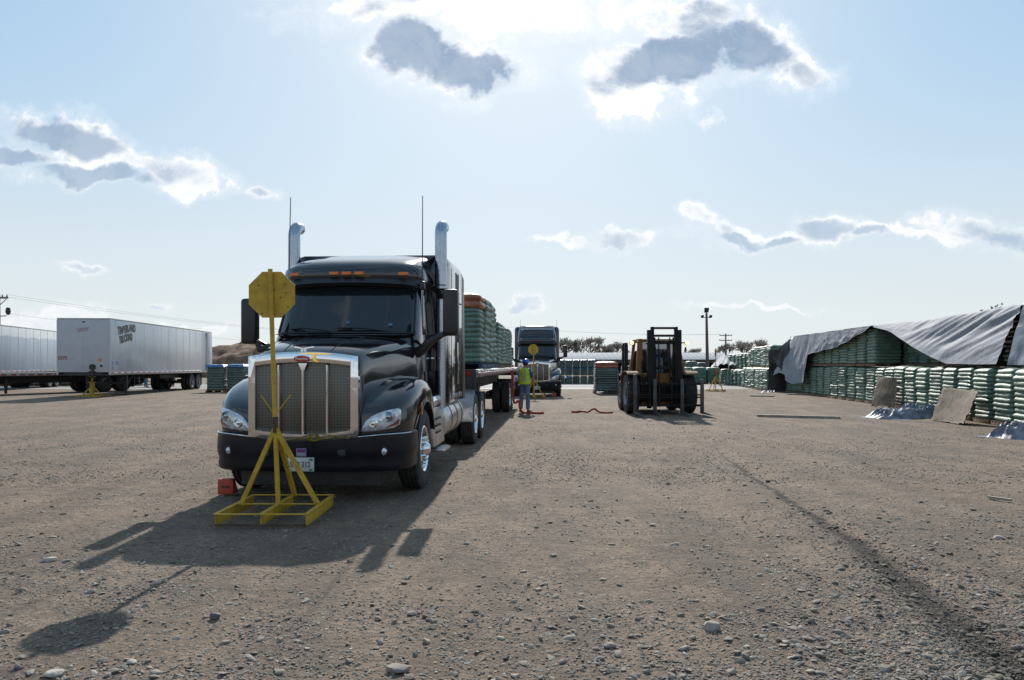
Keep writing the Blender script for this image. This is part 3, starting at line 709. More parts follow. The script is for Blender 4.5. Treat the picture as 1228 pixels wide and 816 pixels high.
def person(label, loc, rz, J, vest=True, hat=True, shirt=SHIRT):
    """J: joint positions; faces local -y"""
    t = thing('person', label, 'person', loc, rz)
    V = lambda k: Vector(J[k])
    mid = lambda a, b, f: tuple(V(a).lerp(V(b), f))
    nk, hd = V('neck'), V('head')
    up = (hd - nk).normalized()
    B = {'pelvis': (J['pelvis'], .14, .105), 'waist': (mid('pelvis', 'chest', .5), .135, .10), 'chest': (J['chest'], .155, .11), 'neck': (J['neck'], .058, .06),
         'jaw': (tuple(nk.lerp(hd, .55) + Vector((0, -.02, 0))), .066, .078), 'head': (J['head'], .078, .095), 'crown': (tuple(hd + up*.07), .07, .085), 'nose': (tuple(hd + Vector((0, -.112, -.02))), .014, .016)}
    E = chainE('pelvis', 'waist', 'chest', 'neck', 'jaw', 'head', 'crown') + [('head', 'nose')]
    for s in 'lr':
        B['sh'+s] = (J['sh'+s], .06, .06); B['el'+s] = (J['el'+s], .043, .043); B['wr'+s] = (J['wr'+s], .03, .028)
        w = V('wr'+s); d = (w - V('el'+s)).normalized()
        B['pm'+s] = (tuple(w + d*.06), .038, .02); E += chainE('chest', 'sh'+s, 'el'+s, 'wr'+s, 'pm'+s)
        side = d.cross(Vector((0, 0, 1))); side = side.normalized() if side.length > .1 else Vector((0, 1, 0))
        for i, (o_, L) in enumerate(((-.03, .065), (-.01, .08), (.011, .075), (.03, .058))):
            a = w + d*.09 + side*o_; B['fa%d%s' % (i, s)] = (tuple(a), .0095, .0095); B['fb%d%s' % (i, s)] = (tuple(a + d*L*.6 + Vector((0, -.01, -.01))), .0085, .0085)
            B['fc%d%s' % (i, s)] = (tuple(a + d*L*.85 + Vector((0, -.025, -.02))), .0075, .0075); E += chainE('pm'+s, 'fa%d%s' % (i, s), 'fb%d%s' % (i, s), 'fc%d%s' % (i, s))
        B['ta'+s] = (tuple(w + d*.03 - side*.045 + Vector((0, -.015, 0))), .011, .011); B['tb'+s] = (tuple(w + d*.075 - side*.055 + Vector((0, -.03, -.01))), .009, .009); E += chainE('wr'+s, 'ta'+s, 'tb'+s)
        B['hp'+s] = (J['hp'+s], .088, .088); B['kn'+s] = (J['kn'+s], .057, .06); B['an'+s] = (J['an'+s], .036, .04); B['to'+s] = (J['to'+s], .038, .03)
        E += chainE('pelvis', 'hp'+s, 'kn'+s, 'an'+s, 'to'+s)
    skin('body', B, E, SKIN, t)
    # trousers
    T = {'pelvis': (J['pelvis'], .165, .125), 'belt': (mid('pelvis', 'chest', .28), .152, .118)}; TE = [('pelvis', 'belt')]
    for s in 'lr':
        T['hp'+s] = (J['hp'+s], .105, .108); T['th'+s] = (mid('hp'+s, 'kn'+s, .5), .092, .095); T['kn'+s] = (J['kn'+s], .076, .078); T['ca'+s] = (mid('kn'+s, 'an'+s, .5), .072, .075); T['an'+s] = (mid('kn'+s, 'an'+s, .96), .070, .078)
        TE += chainE('pelvis', 'hp'+s, 'th'+s, 'kn'+s, 'ca'+s, 'an'+s)
        bt = {'h': (tuple(V('an'+s) + Vector((0, .03, -.03))), .05, .05), 'a': (tuple(V('an'+s) + Vector((0, -.02, -.02))), .052, .05), 'm': (tuple(V('an'+s).lerp(V('to'+s), .6) + Vector((0, 0, -.015))), .052, .042), 't': (tuple(V('to'+s) + Vector((0, -.02, 0))), .046, .036)}
        skin('boot', bt, chainE('h', 'a', 'm', 't'), BOOT, t)
    skin('trousers', T, TE, JEANS, t)
    S_ = {'chest': (J['chest'], .18, .13), 'waist': (mid('pelvis', 'chest', .5), .165, .125), 'hem': (mid('pelvis', 'chest', .12), .168, .13), 'nk': (mid('chest', 'neck', .8), .085, .08)}
    SE = chainE('hem', 'waist', 'chest', 'nk')
    for s in 'lr':
        S_['sh'+s] = (J['sh'+s], .078, .078); S_['sl'+s] = (mid('sh'+s, 'el'+s, .85), .066, .066); SE += chainE('chest', 'sh'+s, 'sl'+s)
    skin('shirt', S_, SE, shirt, t)
    if vest:
        c, p = V('chest'), V('pelvis'); ax = (c - p).normalized(); L = (c - p).length
        v = MB(); st = MB()
        def ring(h, w, d, n=24): 
            q = p + ax*(h*L); return [(q.x + w*math.copysign(abs(math.cos(2*math.pi*k/n))**.8, math.cos(2*math.pi*k/n)), q.y + d*math.copysign(abs(math.sin(2*math.pi*k/n))**.8, math.sin(2*math.pi*k/n)), q.z) for k in range(n)]
        hs = ((.0, .205, .168), (.3, .202, .162), (.6, .205, .165), (.9, .218, .172), (1.12, .225, .17), (1.27, .19, .15), (1.36, .11, .11))
        v.loft([ring(*x) for x in hs], cap=False)
        ve = v.build('vest', VEST, t, 60)
        for a, b_ in ((.32, .42), (.78, .88)): st.loft([ring(a, .209, .171), ring(b_, .211, .173)], cap=False)
        for sx in (-.1, .1):
            st.loft([[(p.x + sx - .025, q.y + d_, q.z), (p.x + sx + .025, q.y + d_, q.z)] for q, d_ in [(p + ax*(h*L), .172 if h < 1.1 else .16) for h in (.42, .8, 1.12, 1.25)]], closed=False, cap=False)
        st.build('reflective_tape', SILVER, ve, 60)
    hr = MB(); hr.lathe([(-.075, .05), (-.05, .083), (.0, .089), (.05, .08), (.085, .045), (.09, .001)], 16, 'z', (hd.x, hd.y + .016, hd.z + .03)); hr.build('hair', HAIR, t, 60)
    if hat:
        h = MB(); hz = hd.z + .062
        h.lathe([(-.012, .145), (.0, .147), (.012, .125), (.05, .118), (.09, .095), (.115, .05), (.12, .001)], 24, 'z', (hd.x, hd.y + .0, hz)); h.box(hd.x-.015, hd.x+.015, hd.y-.11, hd.y+.11, hz + .09, hz + .125, .01)
        h.prism([(hd.x-.09, hd.y-.11, hz-.008), (hd.x-.05, hd.y-.19, hz-.014), (hd.x+.05, hd.y-.19, hz-.014), (hd.x+.09, hd.y-.11, hz-.008)], (0, 0, .01))
        h.build('hard_hat', HAT, t, 50)
    f = MB()
    for sx in (-.032, .032):
        f.lathe([(-.006, .001), (-.004, .010), (.006, .011)], 10, 'y', (hd.x + sx, hd.y - .094, hd.z + .005)); 
        f.lathe([(-.01, .02), (.01, .026)], 10, 'x', (hd.x + sx*2.65, hd.y + .01, hd.z - .01))
    f.box(hd.x-.025, hd.x+.025, hd.y-.098, hd.y-.088, hd.z-.062, hd.z-.052, .003)
    f.build('face_features', mat('dark skin detail', (.10, .045, .03), .5), t)
    return t
STAND = dict(pelvis=(0,0,.96), chest=(0,-.01,1.36), neck=(0,.0,1.50), head=(0,-.035,1.635), shl=(.185,0,1.42), shr=(-.185,0,1.42), ell=(.25,-.02,1.14), elr=(-.24,-.03,1.14), wrl=(.22,-.16,.95), wrr=(-.22,-.18,.97),
    hpl=(.09,0,.90), hpr=(-.09,0,.90), knl=(.13,-.03,.50), knr=(-.12,-.02,.50), anl=(.15,.02,.09), anr=(-.14,.02,.09), tol=(.18,-.14,.035), tor=(-.16,-.14,.035))

# ------------------------------------------------------------------ forklift (front at -y)
def forklift(label, loc, rz, forks=((-.99, 1.3), (-.36, 1.15), (.52, 1.15), (1.16, 1.15)), lamps=True):
    t = thing('forklift', label, 'forklift', loc, rz, 'yellow forklifts working the yard')
    for s in (1, -1):
        wheel(t, s*.94, 0, .645, s, .645, .42, 'drive', False); wheel(t, s*.86, 2.0, .52, s, .52, .34, 'drive', False)
        f = MB(); f.loft([[(min(s*.70, s*1.17), y, z), (max(s*.70, s*1.17), y, z), (max(s*.70, s*1.17), y, z + .035), (min(s*.70, s*1.17), y, z + .035)] for y, z in ((-.60, 1.27), (-.52, 1.32), (-.35, 1.36), (.35, 1.36), (.7, 1.22), (.85, .95))])
        f.build('fender', mat('dusty fender', (.13, .068, .026), .8, var=.3), t)
    b = MB(); b.hexa([(-.68, -.45, .26), (.68, -.45, .26), (.78, 2.5, .38), (-.78, 2.5, .38), (-.68, -.35, 1.32), (.68, -.35, 1.32), (.72, 2.4, 1.30), (-.72, 2.4, 1.30)], .05)
    b.hexa([(-.9, 2.35, .45), (.9, 2.35, .45), (.8, 2.95, .5), (-.8, 2.95, .5), (-.9, 2.25, 1.35), (.9, 2.25, 1.35), (.82, 2.85, 1.3), (-.82, 2.85, 1.3)], .08)
    body = b.build('body', MACHY, t)
    g = MB(); g.box(-.66, .66, -.49, -.44, .40, 1.22, .02); pass; g.build('front_panel', MAST, body)
    dp = MB(); dp.box(-.30, .30, -.50, -.45, 1.0, 1.33, .03); dp.build('dash_panel', MACHY, body)
    c = MB()
    for s in (1, -1):
        c.hexa([(s*.72-.09, -.30, 1.3), (s*.72+.09, -.30, 1.3), (s*.72+.09, -.10, 1.3), (s*.72-.09, -.10, 1.3), (s*.62-.08, .05, 2.42), (s*.62+.08, .05, 2.42), (s*.62+.08, .25, 2.42), (s*.62-.08, .25, 2.42)], .02)
        c.hexa([(s*.68-.05, 1.5, 1.3), (s*.68+.05, 1.5, 1.3), (s*.68+.05, 1.62, 1.3), (s*.68-.05, 1.62, 1.3), (s*.60-.05, 1.35, 2.42), (s*.60+.05, 1.35, 2.42), (s*.60+.05, 1.47, 2.42), (s*.60-.05, 1.47, 2.42)], .012)
        c.box(s*.62-.05, s*.62+.05, .02, 1.5, 2.40, 2.48, .012)
        c.bar((s*.70, -.25, 1.32), (s*.70, 1.55, 1.32), .08, .08)
    for k in range(7): c.box(-.62, .62, .04 + k*.24, .07 + k*.24, 2.41, 2.47, .006)
    c.build('cab_frame', MACHY, t)
    hd = MB(); hd.hexa([(-.60, 1.36, 1.28), (.60, 1.36, 1.28), (.66, 2.4, 1.28), (-.66, 2.4, 1.28), (-.58, 1.40, 2.12), (.58, 1.40, 2.12), (.6, 2.35, 1.78), (-.6, 2.35, 1.78)], .05); hd.build('engine_cover', MAST, t)
    gl = MB(); gl.hexa([(-.6, -.15, 1.36), (.6, -.15, 1.36), (.6, -.14, 1.36), (-.6, -.14, 1.36), (-.55, .10, 2.38), (.55, .10, 2.38), (.55, .11, 2.38), (-.55, .11, 2.38)], 0); gl.build('cab_glass', mat('smoky cab glass', (.22, .23, .24), .03, trans=.95, var=.02), t)
    st = MB(); st.box(-.26, .26, .75, 1.2, 1.30, 1.42, .05); st.hexa([(-.25, 1.12, 1.4), (.25, 1.12, 1.4), (.25, 1.24, 1.4), (-.25, 1.24, 1.4), (-.22, 1.24, 1.95), (.22, 1.24, 1.95), (.22, 1.34, 1.95), (-.22, 1.34, 1.95)], .05); st.build('seat', PLASTIC, t)
    sw = MB(); sw.lathe([(-.015, .17), (.0, .19), (.015, .17), (.0, .155), (-.015, .17)], 20, 'z', (0, .30, 1.62)); sw.tube([(0, .18, 1.3), (0, .30, 1.62)], .03, 8); sw.build('steering_wheel', PLASTIC, t)
    ym = -.78
    for z0, z1, xo, w in ((.20, 2.74, .485, .13), (.24, 2.84, .385, .10)):
        m = MB()
        for s in (1, -1): m.box(s*xo-w/2, s*xo+w/2, ym - (.10 if xo > .45 else .08), ym + .10, z0, z1, .012)
        for z in ((.5, 1.5, 2.36) if xo > .45 else (.9, 2.55, 2.80)): m.box(-xo, xo, ym + (.03 if xo > .45 else -.02), ym + .09, z - .035, z + .035, .01)
        m.build('mast_rail', MAST, t)
    cy = MB()
    for s in (1, -1): cy.tube([(s*.30, ym + .02, .35), (s*.30, ym + .02, 1.9)], .045, 10); cy.tube([(s*.30, ym + .02, 1.9), (s*.30, ym + .02, 2.5)], .025, 10)
    for s in (1, -1): cy.tube([(s*.18, ym - .02, .6), (s*.18, ym - .02, 2.5)], .022, 6)
    cy.build('lift_cylinder', MAST, t)
    tp = MB(); tp.box(-.58, .58, ym - .04, ym + .12, 2.28, 2.34, .01); tp.build('mast_crosshead', MAST, t)
    cg = MB()
    for z, h, dy in ((.99, .07, 0), (.30, .07, 0)): cg.box(-1.2, 1.22, ym - .26, ym - .18, z - h/2, z + h/2, .01)
    for z in (.56, .64): cg.box(-1.18, 1.20, ym - .24, ym - .20, z - .02, z + .02, .008)
    for x in (-.5, -.2, .2, .5): cg.box(x - .03, x + .03, ym - .24, ym - .10, .25, 1.05, .01)
    cg.build('carriage', MAST, t)
    for x, zt in forks:
        k = MB(); k.hexa([(x-.06, ym-.33, .06), (x+.06, ym-.33, .06), (x+.06, ym-.265, .06), (x-.06, ym-.265, .06), (x-.055, ym-.32, zt), (x+.055, ym-.32, zt), (x+.055, ym-.265, zt), (x-.055, ym-.265, zt)], .01)
        k.hexa([(x-.05, ym-1.45, .055), (x+.05, ym-1.45, .055), (x+.06, ym-.30, .05), (x-.06, ym-.30, .05), (x-.05, ym-1.45, .068), (x+.05, ym-1.45, .068), (x+.06, ym-.30, .115), (x-.06, ym-.30, .115)], .006)
        k.build('fork', FORK, t)
    for s in (1, -1):
        l = MB(); l.tube([(s*.62, .1, 2.36), (s*.9, .0, 2.34)], .018, 6); l.lathe([(-.05, .001), (-.05, .06), (.02, .075), (.07, .05)], 14, 'y', (s*.92, -.02, 2.34)); wl = l.build('work_light', PLASTIC, t)
        q = MB(); q.lathe([(-.004, .001), (-.004, .062), (.01, .064)], 14, 'y', (s*.92, -.072, 2.34)); q.build('lens', LAMP if lamps else LENS, wl)
    hs = MB(); hs.tube([(-.62, -.5, 1.9), (-.72, -.62, 1.6), (-.66, -.66, 1.25), (-.5, -.7, .9)], .02, 6); hs.tube([(.56, -.5, 1.8), (.63, -.62, 1.5), (.6, -.66, 1.1), (.45, -.7, .8)], .02, 6); hs.build('hose', RUBBER, t)
    return t

# ------------------------------------------------------------------ pallets of bags
def bag_mesh(name, w, d, h, layers, seed, material, nr=44, bulge=.035, lean=0.0):
    rnd = random.Random(seed); b = MB(); rings = []
    per = []
    for k in range(nr):
        a = 2*math.pi*k/nr; c, s = math.cos(a), math.sin(a); e = .22
        per.append((math.copysign(abs(c)**e, c), math.copysign(abs(s)**e, s)))
    lh = h/layers; sq = rnd.uniform(-.02, .02); dx = rnd.uniform(-1, 1)*lean; dy = rnd.uniform(-1, 1)*lean
    for l in range(layers):
        jx, jy = rnd.uniform(-.018, .018), rnd.uniform(-.018, .018); g = rnd.uniform(-.012, .012)
        for f, out in ((.04, -.75), (.22, .35), (.5, 1.0), (.78, .45), (.96, -.6)):
            z = (l + f)*lh; t = z/h; ring = []
            tap = -.04*max(0, (t-.86)/.14)**1.5 + sq*t
            for k, (px, py) in enumerate(per):
                n = noise.noise(Vector((px*2.3 + seed*3.1, py*2.3, z*3.2 + l*1.7)))*.022 + noise.noise(Vector((px*6 + seed, py*6, z*9)))*.010
                r = 1.0; o = bulge*out*(.55 + .6*abs(noise.noise(Vector((px*1.5 + l*5.3, py*1.5, seed))))) + n + g + tap
                ring.append((px*(w/2 - .035 + o) + jx + dx*t, py*(d/2 - .035 + o) + jy + dy*t, z + noise.noise(Vector((px*2 + l, py*2, seed*1.3)))*.018))
            rings.append(ring)
    zt = rings[-1]
    for f, dz in ((.86, .025), (.55, .045), (.2, .05)): rings.append([(x*f, y*f, z + dz + noise.noise(Vector((x*4, y*4, seed)))*.03) for x, y, z in zt])
    b.loft(rings); return b.mesh(name, material, 60)
def pallet_base(w, d):
    b = MB()
    for x in (-w/2 + .05, 0, w/2 - .05): b.box(x - .04, x + .04, -d/2, d/2, .0, .09, .004)
    for k in range(6): y = -d/2 + .06 + k*(d - .12)/5; b.box(-w/2, w/2, y - .045, y + .045, .09, .112, .003)
    return b.mesh('pallet', PALLET)
BAGS = [bag_mesh('bag_load', 1.14, 1.12, 1.38, n, 11 + i, BAG, lean=.03) for i, n in enumerate((11, 12, 10, 11, 12, 13))]
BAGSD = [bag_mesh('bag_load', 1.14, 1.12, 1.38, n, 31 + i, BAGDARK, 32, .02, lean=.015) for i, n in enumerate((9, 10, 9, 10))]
PB = pallet_base(1.14, 1.12)
def cap_mesh(seed, material):
    b = MB(); rows = []
    for i in range(13):
        r = []
        for j in range(13):
            x, y = -1 + i/6, -1 + j/6; e = max(abs(x), abs(y))
            r.append((x*.585, y*.575, (-.10 - .05*noise.noise(Vector((x*5, y*5, seed))) if e > .95 else .05*(1-e**3)) + .03*noise.noise(Vector((x*3, y*3, seed)))))
        rows.append(r)
    b.grid(rows); return b.mesh('cover_sheet', material, 60)
CAPS = [cap_mesh(s, BLUECAP) for s in (1, 2, 3)]; OCAP = cap_mesh(5, ORANGECAP)
OBAG = bag_mesh('orange_bags', 1.10, 1.08, .27, 2, 77, ORANGECAP)
def bags(label, loc, rz=0, group=None, kind=0, cap=None, sc=(1, 1, 1), base=True, variants=None, cat='pallet load', top=False):
    t = thing('bag_pallet', label, cat, loc, rz, group)
    vs = variants or BAGS
    o = link('bag_load', vs[kind % len(vs)], t, (0, 0, .112 if base else .0)); o.rotation_euler = (0, 0, random.choice((0, math.pi/2, math.pi, -math.pi/2)))
    if top: o.scale = (1, 1, .80); link('orange_bags', OBAG, t, (0, 0, 1.20))
    if base: link('pallet', PB, t)
    if cap is not None: link('cover_sheet', cap, t, (0, 0, (.112 if base else 0) + 1.41))
    t.scale = sc
    return t

# ------------------------------------------------------------------ trees
def tree_meshes(kind, seed):
    rnd = random.Random(seed); tr = MB(); cr = MB()
    if kind == 'fir':
        tr.tube([(0, 0, 0), (.05, 0, 4), (0, .05, 8.6)], [.22, .13, .02], 7)
        for _ in range(2600):
            z = 1.0 + 7.8*rnd.random()**1.15; rr = (1 - (z - 1)/8.0)*2.3*(.55 + .45*rnd.random())*(.8 + .2*math.sin(z*5)); a = rnd.uniform(0, 6.283)
            p = Vector((rr*math.cos(a), rr*math.sin(a), z - rr*.15)); q = Vector((math.cos(a)*rnd.uniform(.2, .5), math.sin(a)*rnd.uniform(.2, .5), rnd.uniform(-.22, .1))); s = Vector((-math.sin(a), math.cos(a), rnd.uniform(-.3, .3)))*rnd.uniform(.05, .14)
            cr.add([p - s, p + s, p + q], [(0, 1, 2)])
        return tr.mesh('trunk', BARK), cr.mesh('crown', FIR)
    tips = []
    def grow(p, d, L, r, n):
        q = p + d*L; m = p + d*L*.5 + Vector((rnd.uniform(-1, 1), rnd.uniform(-1, 1), 0))*L*.06
        tr.tube([p, m, q], [r, r*.85, r*.68], 5 if r < .08 else 7, cap=False)
        if n == 0: tips.append((q, d)); return
        for _ in range(3 if n > 1 else 4):
            dd = (d + Vector((rnd.uniform(-1, 1), rnd.uniform(-1, 1), rnd.uniform(-.25, .65)))*.75).normalized()
            grow(p + d*L*rnd.uniform(.6, 1.0), dd, L*rnd.uniform(.62, .82), r*.58, n - 1)
    grow(Vector((0, 0, 0)), Vector((0, 0, 1)), 2.1, .24, 4)
    for q, d in tips:
        for _ in range(7 if kind == 'bushy' else 5):
            v = (d + Vector((rnd.uniform(-1, 1), rnd.uniform(-1, 1), rnd.uniform(-.5, .8)))*.9).normalized()*rnd.uniform(.3, .8)
            s = v.cross(Vector((rnd.uniform(-1, 1), rnd.uniform(-1, 1), rnd.uniform(-1, 1)))).normalized()*(.04 if kind != 'bushy' else .06)
            cr.add([q - s, q + s, q + v], [(0, 1, 2)])
            if kind == 'bushy':
                w = q + v*rnd.uniform(.3, .9); cr.add([w - s*2, w + s*2, w + v*.25 + s], [(0, 1, 2)])
    return tr.mesh('trunk', BARK), cr.mesh('crown', TWIG)
TREES = {k: tree_meshes(k, s) for k, s in (('fir', 3), ('bare', 5), ('bushy', 9))}
TREES['bare2'] = tree_meshes('bare', 14); TREES['bushy2'] = tree_meshes('bushy', 21)
def tree(kind, label, loc, sc, rz=0, group='trees behind the shed'):
    t = thing('fir_tree' if kind == 'fir' else 'bare_tree', label, 'tree', loc, rz, group); a, b = TREES[kind]
    link('trunk', a, t); link('crown', b, t); t.scale = sc if isinstance(sc, tuple) else (sc, sc, sc)
    return t
# ------------------------------------------------------------------ ground
def rut_x(y): return 2.16 + .1175*y + .10*math.exp(-((y - 7.2)/2.5)**2)
def gh(x, y):
    f = max(0.0, min(1.0, (34 - y)/20)) if y > 0 else 1.0
    h = .022*noise.noise(Vector((x*.55, y*.55, 1.3))) + .013*noise.noise(Vector((x*2.1, y*1.7, 4.0))) + .009*noise.noise(Vector((x*5, y*5, 9))) + .007*noise.noise(Vector((x*11, y*11, 2)))
    d = abs(x - rut_x(y)); w = .16
    if y < 18: h -= .030*math.exp(-(d/w)**2) - .012*math.exp(-((d - .3)/.16)**2)
    near = min(abs(x + 2.4)/3.0, 1.0)
    return h*f - .004
def axis_pts(lo, hi, step, far, grow=1.35):
    a = list(np.arange(lo, hi + 1e-6, step)); s = step
    r = [hi]
    while r[-1] < far: s *= grow; r.append(r[-1] + s)
    l = [lo]; s = step
    while l[-1] > -far: s *= grow; l.append(l[-1] - s)
    return l[:0:-1] + a + r[1:]
xs = axis_pts(-6.5, 7.5, .05, 1800, 1.3); ys = axis_pts(2.8, 15.0, .05, 2200, 1.3)
gv = [(x, y, gh(x, y) if (-12 < x < 14 and 0 < y < 34) else -.004) for y in ys for x in xs]
nx = len(xs); gf = [(j*nx+i, j*nx+i+1, (j+1)*nx+i+1, (j+1)*nx+i) for j in range(len(ys)-1) for i in range(nx-1)]
me = bpy.data.meshes.new('ground'); me.from_pydata(gv, [], gf); me.shade_smooth()
def ground_mat(nt, p, vec, col):
    v = nt.node('ShaderNodeTexCoord').outputs['Object']
    sp = nt.node('ShaderNodeSeparateXYZ'); nt.put(sp.inputs[0], v); x, y = sp.outputs[0], sp.outputs[1]
    big = nt.noise(v, .16, 5, .6); mid = nt.noise(nt.scale(v, (1.6, .55, 1)), .9, 6, .65); fine = nt.noise(v, 26, 6, .75); vf = nt.noise(v, 110, 3, .7)
    c = nt.mix(nt.ramp(big, .35, .65), (.200, .138, .095), (.162, .122, .091))
    c = nt.mix(nt.ramp(mid, .40, .62, 0, .95), c, (.295, .208, .146))
    wv_ = nt.m('MULTIPLY', nt.m('SUBTRACT', nt.noise(v, .22, 3), .5), 2.4)
    lane = nt.m('SINE', nt.m('MULTIPLY', nt.m('ADD', nt.m('SUBTRACT', x, nt.m('MULTIPLY', y, .06)), wv_), 3.3))
    lane = nt.m('MULTIPLY', nt.ramp(lane, .35, .95), nt.ramp(nt.noise(nt.scale(v, (1, .3, 1)), .5, 4, .6), .40, .60))
    c = nt.mix(nt.m('MULTIPLY', lane, .38), c, (.305, .228, .163))
    tread = nt.m('MULTIPLY', lane, nt.ramp(nt.m('SINE', nt.m('MULTIPLY', y, 42.0)), .1, .8))
    c = nt.mix(nt.m('MULTIPLY', tread, .16), c, (.10, .08, .06))
    streak = nt.noise(nt.scale(v, (.28, 1.6, 1)), 1.5, 6, .7)
    c = nt.mix(nt.ramp(streak, .50, .70, 0, .55), c, (.105, .085, .066))
    c = nt.mix(nt.ramp(nt.noise(v, 4.2, 6, .7), .50, .68, 0, .5), c, (.10, .083, .066))
    c = nt.mix(nt.ramp(nt.noise(nt.scale(v, (2.0, .35, 1)), .35, 5, .6), .52, .72, 0, .6), c, (.125, .105, .086))
    c = nt.mix(nt.ramp(fine, .42, .60, 0, .65), c, (.085, .074, .062))
    c = nt.mix(nt.ramp(vf, .55, .75, 0, .55), c, (.30, .28, .25))
    # pale/dark grit as cells
    vo = nt.node('ShaderNodeTexVoronoi'); nt.put(vo.inputs['Vector'], nt.scale(v, (1, .8, 1))); vo.inputs['Scale'].default_value = 34
    pick = nt.node('ShaderNodeSeparateColor'); nt.put(pick.inputs[0], vo.outputs['Color'])
    peb = nt.m('MULTIPLY', nt.ramp(pick.outputs[0], .62, .66), nt.ramp(vo.outputs['Distance'], .50, .34))
    peb = nt.m('MULTIPLY', peb, nt.ramp(nt.noise(v, .55, 4, .6), .40, .60))
    c = nt.mix(nt.m('MULTIPLY', peb, .8), c, nt.mix(pick.outputs[1], (.10, .098, .095), (.34, .32, .29)))
    vo2 = nt.node('ShaderNodeTexVoronoi'); nt.put(vo2.inputs['Vector'], v); vo2.inputs['Scale'].default_value = 13
    pk2 = nt.node('ShaderNodeSeparateColor'); nt.put(pk2.inputs[0], vo2.outputs['Color'])
    peb2 = nt.m('MULTIPLY', nt.ramp(pk2.outputs[0], .80, .82), nt.ramp(vo2.outputs['Distance'], .42, .30))
    peb2 = nt.m('MULTIPLY', peb2, nt.ramp(nt.noise(v, .4, 4, .6), .45, .6))
    c = nt.mix(nt.m('MULTIPLY', peb2, .8), c, nt.mix(pk2.outputs[1], (.09, .09, .088), (.30, .285, .26)))
    # damp dark tyre track
    tx = nt.m('ADD', nt.m('MULTIPLY', y, .1175), 2.16)
    q = nt.m('DIVIDE', nt.m('SUBTRACT', y, 7.2), 2.5); tx = nt.m('ADD', tx, nt.m('MULTIPLY', nt.m('POWER', 2.718, nt.m('MULTIPLY', nt.m('MULTIPLY', q, q), -1.0)), .10))
    d = nt.m('ABSOLUTE', nt.m('SUBTRACT', nt.m('ADD', x, nt.m('MULTIPLY', nt.m('SUBTRACT', nt.noise(v, 1.6, 4), .5), .20)), tx))
    w = nt.ramp(y, 4.5, 11.0, .19, .065)
    dark = nt.m('MULTIPLY', nt.ramp(nt.m('DIVIDE', d, w), 1.0, .25), nt.ramp(y, 17.0, 11.0))
    dark = nt.m('MULTIPLY', dark, nt.ramp(nt.noise(v, 4.5, 5, .7), .25, .52))
    c = nt.mix(nt.m('MULTIPLY', dark, .95), c, (.030, .025, .021))
    h = nt.m('ADD', nt.m('ADD', nt.m('MULTIPLY', fine, .6), nt.m('MULTIPLY', vf, .25)), nt.m('ADD', nt.m('MULTIPLY', peb, .5), nt.m('MULTIPLY', peb2, .9)))
    hb = nt.bump(nt.m('ADD', nt.noise(v, 3.2, 7, .72), nt.m('MULTIPLY', nt.noise(v, 11, 5, .7), .5)), .85, .07)
    nt.put(p.inputs['Normal'], nt.bump(h, .9, .03, hb))
    return c
me.materials.append(mat('gravelly dirt', (.2, .17, .14), .92, build=ground_mat, spec=.25))
tag(link('ground', me), kind='structure')

